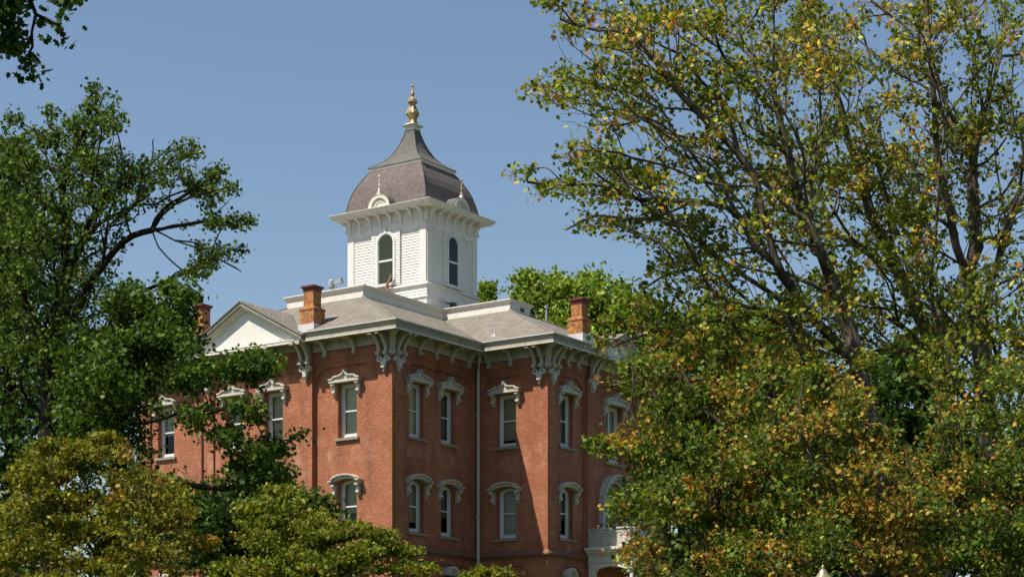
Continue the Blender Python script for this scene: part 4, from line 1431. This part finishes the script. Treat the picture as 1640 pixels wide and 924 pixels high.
G_DEEP = [(.035, .07, .011), (.05, .095, .014), (.07, .12, .018), (.028, .058, .01)]
G_MID = [(.075, .125, .015), (.10, .155, .017), (.055, .10, .013), (.13, .18, .022)]
G_LIGHT = [(.15, .22, .028), (.19, .27, .032), (.115, .175, .022), (.23, .30, .038)]
G_OLIVE = [(.13, .145, .012), (.17, .18, .015), (.10, .12, .011), (.20, .20, .018)]
G_YEL = [(.10, .145, .015), (.145, .185, .018), (.19, .22, .023), (.07, .115, .013), (.23, .245, .025)]
T_ORANGE = [(.36, .17, .03), (.40, .24, .04), (.33, .26, .03), (.28, .11, .03), (.36, .29, .05), (.24, .20, .03)]
G_BROWN = [(.12, .115, .011), (.15, .145, .014), (.09, .10, .01), (.17, .155, .016)]
T_RUST = [(.24, .13, .02), (.30, .19, .025), (.23, .18, .02), (.19, .09, .025)]
T_GOLD = [(.42, .24, .03), (.46, .34, .04), (.36, .30, .04), (.38, .15, .03), (.44, .38, .06), (.30, .27, .03)]
T_ORANGE = [(.36, .17, .03), (.40, .24, .04), (.33, .26, .03), (.28, .11, .03), (.36, .29, .05), (.24, .20, .03)]
T_RUST = [(.24, .13, .02), (.30, .19, .025), (.23, .18, .02), (.19, .09, .025)]
# right hand group of tall maples
tree('maple_tree', 'tall turning maple with a long limb leaning left over the brick hall', 'tree', 54,
     [[(1478, 924, 0), (1440, 820, 0), (1405, 710, 0), (1378, 610, 0), (1363, 533, 0), (1317, 410, 0), (1285, 338, .5), (1262, 247, 1), (1240, 146, 1), (1240, 58, 1), (1236, -40, 1)],
      [(1375, 590, 0), (1301, 507, -1), (1262, 455, -1.5), (1240, 420, -2), (1215, 330, -2), (1200, 270, -2), (1140, 205, -2), (1080, 140, -2.5), (1028, 65, -3), (966, 48, -3), (905, 30, -3)],
      [(1238, 415, -2), (1209, 395, -2), (1190, 355, -2), (1164, 332, -2.5), (1112, 322, -3), (1028, 319, -3), (972, 300, -3), (917, 293, -3), (845, 285, -3)],
      [(1112, 322, -3), (1060, 345, -3), (1000, 352, -3.4), (950, 345, -3.5), (900, 365, -3.5)],
      [(1230, 400, -2), (1190, 405, -1), (1145, 416, 0), (1105, 430, 0), (1060, 446, .5), (1010, 480, 1)],
      [(1291, 514, -1), (1239, 504, -1), (1177, 510, -1.5), (1128, 520, -2), (1047, 540, -2), (985, 562, -2)],
      [(1388, 660, 0), (1330, 655, -1), (1256, 641, -2), (1213, 622, -2), (1183, 620, -2), (1119, 615, -2.5), (1047, 611, -2.5), (985, 625, -2.5)],
      [(1200, 270, -2), (1140, 255, 0), (1080, 230, 1), (1015, 185, 1), (976, 153, 1), (930, 130, 1), (880, 125, 1)],
      [(1190, 300, -2), (1130, 290, -4), (1060, 260, -5), (990, 240, -6), (920, 240, -6)],
      [(1262, 247, 1), (1290, 235, 0), (1317, 204, -1), (1350, 160, -1), (1370, 90, -1)],
      [(1240, 150, 1), (1200, 90, 2), (1150, 40, 3), (1120, -30, 3)],
      [(1080, 140, -2.5), (1070, 80, -1), (1060, 20, -1), (1040, -40, -1)],
      [(1301, 507, -1), (1270, 440, 2), (1225, 350, 4), (1190, 200, 5), (1170, 100, 5)]],
     [(930, 40, 55, 60, -3, 2), (990, 60, 80, 80, -2, 3), (1060, 60, 90, 90, -1, 3.5), (905, 150, 60, 40, 0, 3), (960, 160, 80, 60, -1, 4), (1060, 190, 90, 80, -1, 4), (940, 240, 50, 35, -5, 2), (900, 290, 75, 30, -3, 2),
      (980, 310, 80, 50, -3, 3), (1080, 300, 90, 70, -2, 4), (1160, 200, 90, 120, 0, 4), (1180, 60, 110, 90, 1, 4), (1290, 130, 100, 130, 1, 4), (960, 365, 70, 18, -3, 2), (1060, 390, 90, 55, -1, 3), (1140, 420, 100, 80, -1, 4),
      (1240, 320, 110, 110, 1, 4.5), (1030, 470, 50, 35, 0, 2), (1060, 540, 90, 45, -2, 3), (1180, 520, 120, 80, -2, 4), (1040, 610, 70, 45, -2.5, 3), (1160, 620, 130, 70, -2, 4), (1290, 600, 90, 90, -1, 4), (1330, 470, 70, 100, 0, 4)],
     6200, leaf=.15, per=5, spread=.15, pal=(G_YEL, T_GOLD), autumn=.34, r0=.30, bf=.36, skr=.12, group='tall maples on the right', seed=3, bark='bark_pale', thresh=-.06, nscale=.8, bare=.14,
     gaps=[(1100, 195, 24), (1085, 335, 14), (925, 200, 22), (1070, 62, 20), (1010, 230, 20), (1255, 30, 22), (880, 230, 20), (1015, 415, 26), (940, 420, 50)])

tree('maple_tree', 'tall pale barked maple whose trunk forks high up near the right edge', 'tree', 58,
     [[(1600, 924, 0), (1588, 780, 0), (1580, 640, 0), (1570, 540, 0), (1556, 460, 0), (1552, 430, 0), (1564, 394, 0), (1562, 367, 0), (1557, 282, 0), (1564, 220, 0), (1583, 156, 0), (1602, 90, 0), (1609, 20, 0), (1612, -60, 0)],
      [(1556, 455, 0), (1531, 394, -1), (1520, 335, -1), (1502, 237, -1.5), (1499, 146, -2), (1496, 107, -2), (1499, 32, -2), (1495, -60, -2)],
      [(1496, 107, -2), (1473, 75, -2), (1447, 40, -2), (1398, 5, -2), (1370, -40, -2)],
      [(1564, 220, 0), (1553, 146, .5), (1556, 80, .5), (1558, 20, .5), (1562, -60, .5)],
      [(1572, 520, 0), (1584, 460, -1), (1593, 426, -1), (1606, 387, -1), (1619, 338, -1), (1640, 300, -1), (1680, 250, -1)],
      [(1583, 156, 0), (1620, 125, 0), (1670, 80, 0)],
      [(1557, 300, 0), (1520, 230, 3), (1480, 170, 4), (1440, 60, 5)],
      [(1575, 600, 0), (1530, 560, -3), (1490, 500, -4), (1440, 470, -5)],
      [(1580, 640, 0), (1630, 580, -3), (1680, 540, -4)]],
     [(1600, 60, 90, 90, 0, 4), (1500, 60, 90, 100, -1, 4), (1430, 60, 70, 80, 0, 4, .6), (1560, 180, 100, 80, 0, 4), (1660, 180, 70, 90, -1, 4), (1620, 320, 80, 80, 0, 4), (1490, 260, 80, 90, 0, 4), (1600, 470, 90, 80, -2, 4), (1500, 420, 80, 90, -1, 4), (1640, 600, 80, 100, -2, 4), (1530, 590, 100, 80, -3, 4), (1420, 200, 60, 80, 2, 3, .6)],
     4200, leaf=.15, per=4.6, spread=.15, pal=(G_YEL, T_GOLD), autumn=.3, r0=.32, bf=.36, skr=.12, group='tall maples on the right', seed=5, thresh=.02, nscale=.8, bare=.18,
     gaps=[(1430, 205, 22), (1530, 100, 26), (1585, 45, 20), (1535, 390, 26), (1525, 440, 22), (1640, 150, 20), (1400, 55, 26), (1612, 640, 26), (1620, 240, 18)])

tree('maple_tree', 'tall maple with a slanting dark trunk between the other tall maples', 'tree', 62,
     [[(1510, 924, 0), (1512, 740, 0), (1510, 640, 0), (1500, 575, 0), (1473, 507, 0), (1447, 452, 0), (1420, 395, 0), (1395, 345, 0), (1385, 300, 0), (1360, 230, 0), (1340, 150, 0), (1310, 60, 0), (1290, -40, 0)],
      [(1500, 575, 0), (1480, 500, 1), (1474, 430, 1), (1470, 345, 1), (1457, 300, 1), (1466, 250, 1), (1462, 205, 1), (1430, 160, 1), (1400, 125, 1), (1356, 97, 1), (1300, 70, 1), (1255, 40, 1)],
      [(1470, 345, 1), (1490, 280, 2), (1498, 200, 2), (1490, 120, 2)],
      [(1385, 310, 0), (1350, 290, 0), (1300, 285, 0), (1240, 300, 0)],
      [(1447, 452, 0), (1400, 440, -2), (1350, 400, -3), (1310, 300, -3)],
      [(1400, 125, 1), (1385, 60, 1), (1350, 0, 1)]],
     [(1340, 80, 90, 80, 0, 4), (1400, 240, 80, 80, 0, 4), (1320, 240, 80, 80, 0, 4), (1290, 330, 90, 80, 0, 4), (1400, 380, 90, 80, 0, 4), (1470, 330, 70, 90, 1, 4), (1440, 500, 100, 80, 0, 4), (1340, 520, 90, 80, 0, 4), (1530, 520, 80, 80, 0, 4), (1250, 60, 60, 60, 0, 3)],
     3600, leaf=.15, per=4.6, spread=.15, pal=(G_YEL, T_GOLD), autumn=.3, r0=.30, bf=.36, skr=.12, group='tall maples on the right', seed=8, thresh=.02, nscale=.8, bare=.15,
     gaps=[(1430, 205, 22), (1400, 55, 30), (1250, 30, 20), (1385, 450, 20)])

# lower turning maples in front of them
low = [
    ('low spreading maple with orange tips beside the white portico', 48, (1130, 1010), [(1100, 720, 110, 60, 0, 3), (1060, 820, 90, 70, -1, 3), (1180, 790, 120, 100, 0, 4), (1120, 890, 140, 70, -1, 4), (1005, 715, 45, 14, -1, 1.5), (1080, 640, 60, 30, 0, 2), (1160, 650, 70, 40, 1, 2), (1040, 590, 50, 22, 0, 2)], 3000, .38, 11),
    ('low spreading maple with many golden leaves behind the street lamp', 47, (1390, 1010), [(1290, 720, 120, 90, 0, 3.5), (1400, 790, 110, 90, 0, 4), (1300, 860, 140, 90, -1, 4), (1450, 860, 100, 90, 0, 4), (1240, 620, 70, 40, 0, 2), (1350, 640, 50, 50, 1, 3, .6)], 2700, .42, 12),
    ('low leafy maple at the lower right edge, rust and green', 50, (1600, 1010), [(1560, 770, 90, 70, 0, 3.5), (1640, 720, 70, 90, 0, 3.5), (1600, 870, 110, 90, -1, 4), (1500, 840, 80, 70, 0, 3), (1620, 600, 60, 50, 0, 3, .6), (1540, 680, 60, 50, 0, 3, .5)], 2400, .36, 13),
]
for lab, Y0, b, bl, npt, au, sd_ in low:
    tree('maple_tree', lab, 'tree', Y0, [[(b[0], b[1], 0), (b[0] - 5, b[1] - 90, 0), (b[0] + 20, b[1] - 220, 0), (b[0] + 30, b[1] - 330, 0)], [(b[0], b[1] - 60, 0), (b[0] - 60, b[1] - 150, -1), (b[0] - 90, b[1] - 260, -1), (b[0] - 110, b[1] - 360, -1)], [(b[0], b[1] - 60, 0), (b[0] + 50, b[1] - 170, 1), (b[0] + 80, b[1] - 290, 0)],
          [(b[0] - 60, b[1] - 160, -1), (b[0] - 120, b[1] - 210, -2), (b[0] - 170, b[1] - 240, -2)]],
         bl, int(npt * 1.15), leaf=.118, per=10, spread=.18, pal=(G_YEL[:3] + G_MID[:3] + G_DEEP[:2], T_ORANGE), group='low maples at the lower right', autumn=au, r0=.18, bf=.35, seed=sd_, sprigs=2, thresh=.02, nscale=.62, bark='bark_pale', bare=.1)

# darker trees behind that close the gaps low down on the right
for lab, Y0, cx, bl, sd_, npt in (
    ('dark green broadleaf tree filling the gaps behind the leaning maple', 72, 1270, [(1190, 700, 130, 120, 0, 4), (1330, 720, 130, 130, 0, 4), (1250, 850, 170, 110, 0, 4)], 21, 1300),
    ('dark green broadleaf tree low behind the forked maple at the right edge', 74, 1520, [(1480, 730, 110, 110, 0, 4), (1560, 800, 110, 120, 0, 4), (1440, 600, 60, 50, 0, 3), (1440, 860, 110, 90, 0, 4), (1650, 880, 90, 80, 0, 4)], 22, 1300)):
    tree('broadleaf_tree', lab, 'tree', Y0, [[(cx, 1050, 0), (cx, 900, 0), (cx + 10, 780, 0), (cx, 680, 0)], [(cx, 900, 0), (cx - 80, 780, 0)], [(cx, 900, 0), (cx + 90, 770, 0)]], bl, npt, leaf=.30, per=18, spread=.45, pal=(G_DEEP, T_RUST), autumn=.0, r0=.3, seed=sd_, shape='maple', bark='bark_dark', thresh=-.3)

# light green trees beyond the hall
tree('broadleaf_tree', 'fresh light green tree rising behind the right brick chimney', 'tree', 135,
     [[(925, 760, 0), (920, 650, 0), (915, 560, 0), (912, 480, 0)], [(920, 640, 0), (870, 560, 0), (845, 480, 0)], [(920, 640, 0), (960, 560, 0), (985, 490, 0)]],
     [(852, 482, 20, 34, 0, 3, 1.3), (872, 545, 34, 60, 0, 4), (940, 474, 22, 34, 0, 4, 1.2), (905, 472, 14, 20, 0, 3, 1.2), (915, 540, 60, 70, 0, 5), (985, 500, 40, 40, 0, 4), (975, 570, 50, 60, 0, 5), (890, 475, 22, 28, 0, 3)],
     1500, leaf=.36, per=26, spread=.5, pal=(G_LIGHT, T_RUST), autumn=0, r0=.4, seed=31, sprigs=1, shape='oval', thresh=-.12, nscale=.32, group=None)
tree('broadleaf_tree', 'light green tree glimpsed through the leaning maple, right of the white gable', 'tree', 128,
     [[(1130, 800, 0), (1125, 650, 0), (1110, 560, 0)], [(1125, 660, 0), (1180, 580, 0)], [(1125, 660, 0), (1060, 590, 0)]],
     [(1080, 560, 60, 60, 0, 5), (1150, 540, 70, 70, 0, 5), (1060, 620, 70, 60, 0, 5), (1180, 620, 90, 80, 0, 5), (1120, 700, 130, 80, 0, 5), (1230, 560, 60, 60, 0, 4), (1030, 500, 30, 30, 0, 3)],
     1500, leaf=.36, per=24, spread=.5, pal=(G_LIGHT[:3] + G_MID[3:], T_RUST), autumn=0, r0=.4, seed=32, sprigs=1, shape='oval', thresh=-.15, nscale=.32)
tree('broadleaf_tree', 'small pointed light green treetop just right of the bell tower', 'tree', 150,
     [[(782, 700, 0), (781, 560, 0), (780, 470, 0), (782, 452, 0)]],
     [(782, 470, 9, 22, 0, 1.5, 1.6), (780, 495, 22, 18, 0, 2.5), (778, 520, 34, 25, 0, 3), (765, 480, 8, 10, 0, 1)],
     260, leaf=.34, per=20, spread=.32, pal=(G_LIGHT[:3], T_RUST), autumn=0, r0=.25, seed=33, sprigs=0, shape='oval', thresh=-.4)

# left hand group
tree('maple_tree', 'big dark limbed maple at the left reaching bare twiggy branches towards the tower', 'tree', 58,
     [[(80, 924, 0), (80, 760, 0), (82, 620, 0), (88, 540, 0), (98, 500, 0), (104, 430, 0), (104, 361, 0), (100, 300, 0), (118, 240, 0), (150, 190, 0), (168, 150, 0)],
      [(88, 545, 0), (110, 520, -.5), (128, 490, -1), (146, 452, -1), (182, 403, -1), (211, 377, -1), (243, 368, -1), (276, 362, -1.2), (325, 352, -1.4), (362, 352, -1.5), (396, 364, -1.5)],
      [(208, 380, -1), (202, 345, -1), (201, 312, -1), (197, 270, -1), (190, 230, -1), (180, 190, -1)],
      [(240, 366, -1), (262, 335, -.5), (292, 316, 0), (325, 295, 0), (350, 280, 0), (368, 268, 0)],
      [(245, 366, -1), (280, 385, -1.5), (308, 394, -1.8), (340, 408, -2), (368, 425, -2), (392, 442, -2)],
      [(247, 388, -1), (262, 405, -1.6), (276, 420, -2), (300, 440, -2), (325, 458, -2)],
      [(201, 320, -1), (225, 280, 0), (250, 260, 0), (280, 235, 0)],
      [(201, 300, -1), (232, 270, 1), (240, 240, 1), (236, 225, 1)],
      [(98, 500, 0), (70, 420, -1), (58, 358, -1), (40, 300, -1), (20, 240, -1)],
      [(104, 430, 0), (150, 370, 2), (160, 300, 2), (165, 240, 2)],
      [(82, 620, 0), (140, 600, -2), (200, 590, -3), (260, 585, -3)]],
     [(165, 160, 30, 24, 0, 2), (105, 195, 40, 22, 0, 2, .8), (170, 195, 42, 30, 0, 2.5), (130, 240, 70, 50, 0, 3.5), (40, 250, 60, 60, -1, 3), (110, 330, 100, 80, 0, 5), (30, 380, 70, 110, -1, 4), (190, 300, 50, 70, 0, 4),
      (300, 238, 38, 18, 0, 2), (275, 265, 45, 28, 0, 2.5), (355, 270, 22, 14, 0, 1.5), (335, 310, 45, 28, 0, 2.5), (260, 300, 50, 40, 0, 3, .6), (120, 430, 80, 70, 0, 4), (50, 540, 90, 110, 0, 4), (355, 356, 50, 14, -1.4, 1.5, 1.6), (345, 405, 50, 18, -1.8, 1.5, 1.5), (300, 432, 40, 18, -1.8, 1.5, 1.2), (130, 540, 80, 70, -1, 4)],
     4600, leaf=.125, per=7, spread=.12, pal=(G_DEEP[:3] + G_MID, T_RUST), autumn=.0, r0=.32, bf=.4, seed=41, bark='bark_dark', thresh=.02, nscale=1.05, bare=.2, expo=.48,
     gaps=[(255, 430, 36), (215, 425, 24), (240, 235, 14), (395, 300, 14)])
tree('maple_tree', 'leafy bright green maple in front of the left wing with a drooping bough', 'tree', 55,
     [[(190, 924, 0), (190, 760, 0), (188, 640, 0), (190, 560, 0), (192, 500, 0)],
      [(189, 640, 0), (240, 600, -1), (300, 580, -1.5), (360, 575, -2), (420, 590, -2)],
      [(300, 580, -1.5), (330, 640, -2), (345, 690, -2.4)],
      [(380, 578, -2), (405, 640, -2.4), (420, 700, -2.5), (480, 705, -2.6)],
      [(189, 620, 0), (250, 560, 0), (290, 520, 0), (300, 480, 0)],
      [(189, 760, 0), (240, 765, -1), (300, 775, -1.5), (370, 780, -2)]],
     [(205, 480, 45, 32, 0, 2), (290, 475, 24, 26, 0, 1.5), (250, 540, 80, 50, 0, 3), (180, 600, 90, 70, 0, 4), (310, 590, 70, 35, -1, 2.5), (400, 585, 50, 26, -2, 1.6), (140, 680, 70, 60, 0, 3), (240, 640, 50, 40, -1, 2, .25), (225, 700, 40, 40, -1, 2, .4),
      (315, 660, 40, 30, -2, 1.5, .35), (405, 660, 24, 45, -2.4, 1.2, .6), (425, 715, 45, 22, -2.5, 1.2, .9), (480, 708, 16, 12, -2.6, .5, 1), (370, 700, 50, 22, -2.4, 1.2, .5), (400, 765, 70, 22, -2, 1.5, .8)],
     2900, leaf=.135, per=12, spread=.17, pal=(G_MID[:3] + G_DEEP[:2], T_RUST), autumn=.0, r0=.24, bf=.15, seed=42, sprigs=1, bark='bark_dark', thresh=-.18, nscale=.6, gaps=[(225, 445, 16)])
tree('maple_tree', 'dark shaded maple filling the left edge behind the bigger one', 'tree', 70,
     [[(20, 924, 0), (20, 700, 0), (10, 500, 0), (5, 320, 0)], [(20, 700, 0), (80, 560, 0)]],
     [(10, 300, 50, 100, 0, 3), (20, 480, 90, 120, 0, 4), (30, 680, 110, 120, 0, 4), (130, 640, 90, 80, 0, 3), (125, 745, 45, 40, 0, 3), (20, 850, 120, 90, 0, 4)],
     1500, leaf=.22, per=14, spread=.3, pal=(G_DEEP, T_RUST), autumn=.0, r0=.34, seed=43, bark='bark_dark', thresh=-.25)
tree('broadleaf_tree', 'dark green shaded tree standing between the two yellow green vine maples', 'tree', 66,
     [[(400, 1050, 0), (400, 900, 0), (395, 800, 0)], [(400, 900, 0), (350, 800, 0)], [(400, 900, 0), (450, 800, 0)]],
     [(380, 830, 80, 60, 0, 3), (330, 860, 60, 70, 0, 3), (440, 800, 50, 35, 0, 2.5), (410, 780, 50, 30, 0, 2), (510, 815, 24, 14, 0, 1), (400, 900, 110, 50, 0, 3), (255, 800, 55, 45, 0, 3)],
     1100, leaf=.2, per=15, spread=.28, pal=(G_DEEP, T_RUST), autumn=0, r0=.22, seed=44, bark='bark_dark', thresh=-.25)
# vine maples in front
tree('vine_maple', 'yellow green vine maple with rusty tips at the lower left', 'tree', 38,
     [[(170, 1050, 0), (165, 940, 0), (150, 850, 0), (140, 780, 0)], [(165, 940, 0), (220, 840, 0), (250, 770, 0)], [(165, 960, 0), (90, 880, 0), (50, 800, 0)], [(160, 900, 0), (100, 800, -1), (90, 740, -1)]],
     [(70, 735, 50, 26, 0, 1.6), (100, 712, 30, 10, 0, .8), (165, 722, 60, 22, 0, 1.6), (225, 765, 50, 30, 0, 1.6), (275, 800, 32, 40, 0, 1.6), (60, 830, 90, 70, 0, 2.5), (180, 830, 100, 80, 0, 2.5), (240, 880, 80, 60, -.5, 2), (120, 910, 130, 50, -.5, 2.4)],
     2300, leaf=.085, per=14, spread=.12, pal=(G_OLIVE + G_BROWN[:2], T_RUST), autumn=.24, r0=.11, bf=.2, seed=51, group='yellow green vine maples', thresh=.05, nscale=1.5, minr=.004, flat=.4, bare=.05)
tree('vine_maple', 'yellow green vine maple hiding the foot of the sunlit brick corner', 'tree', 41,
     [[(520, 1050, 0), (520, 960, 0), (500, 880, 0), (460, 820, 0)], [(520, 960, 0), (580, 900, 0), (620, 890, 0)], [(515, 940, 0), (450, 880, 0), (410, 830, 0)], [(520, 960, 0), (640, 930, 0), (690, 912, 0)]],
     [(448, 805, 38, 26, 0, 1.4), (460, 782, 20, 10, 0, .8, 1.5), (405, 812, 18, 14, 0, .8), (420, 850, 50, 40, 0, 2), (480, 870, 80, 45, 0, 2.2), (560, 880, 60, 30, 0, 2), (470, 920, 120, 50, -.5, 2.4), (600, 900, 60, 25, 0, 1.6), (575, 850, 30, 16, 0, 1, .5), (665, 912, 35, 9, 0, 1), (605, 858, 22, 10, 0, .8, .4), (500, 830, 40, 20, 0, 1.2)],
     2200, leaf=.085, per=14, spread=.12, pal=(G_OLIVE[:2] + [(.16, .19, .02), (.13, .17, .02)], T_RUST), autumn=.12, r0=.11, bf=.2, seed=52, group='yellow green vine maples', thresh=.05, nscale=1.5, minr=.004, flat=.4, bare=.05)
tree('vine_maple', 'small yellow leaved sprig rising below the hall inner corner window', 'tree', 44,
     [[(800, 1050, 0), (800, 960, 0), (795, 920, 0)]],
     [(797, 917, 24, 7, 0, .6), (785, 935, 40, 20, 0, 1)], 120, leaf=.10, per=10, spread=.09, pal=(G_OLIVE, T_RUST), autumn=.1, r0=.05, seed=53, thresh=-.9, minr=.004)
# bough of a near tree coming in at the top left
tree('oak_tree', 'near dark green tree whose leafy bough hangs into the top left corner', 'tree', 24,
     [[(-330, 1000, 0), (-320, 500, 0), (-300, 100, 0), (-260, -200, 0), (-200, -420, 0)], [(-300, 100, 0), (-200, -60, 0), (-90, -80, 0), (0, -40, 0), (45, 10, 0), (55, 60, 0), (50, 100, 0)], [(0, -40, 0), (60, -20, 0), (105, -2, 0)], [(-260, -200, 0), (-100, -260, 0), (40, -200, 0)]],
     [(15, 20, 40, 32, 0, 1), (35, 65, 26, 26, 0, .7), (78, 70, 22, 12, 0, .5), (75, 40, 20, 10, 0, .5), (72, 92, 12, 10, 0, .4), (52, 118, 10, 10, 0, .4, 1.4), (25, 92, 16, 12, 0, .4), (105, 4, 20, 9, 0, .5), (-60, -20, 80, 60, 0, 2), (-200, -200, 200, 150, 0, 4, .3), (0, -160, 150, 90, 0, 3, .3)],
     900, leaf=.115, per=9, spread=.10, pal=(G_DEEP, T_RUST), autumn=0, r0=.2, bf=.2, seed=61, shape='lobed', bark='bark_dark', thresh=-.05, nscale=1.5, minr=.004, sprigs=1)
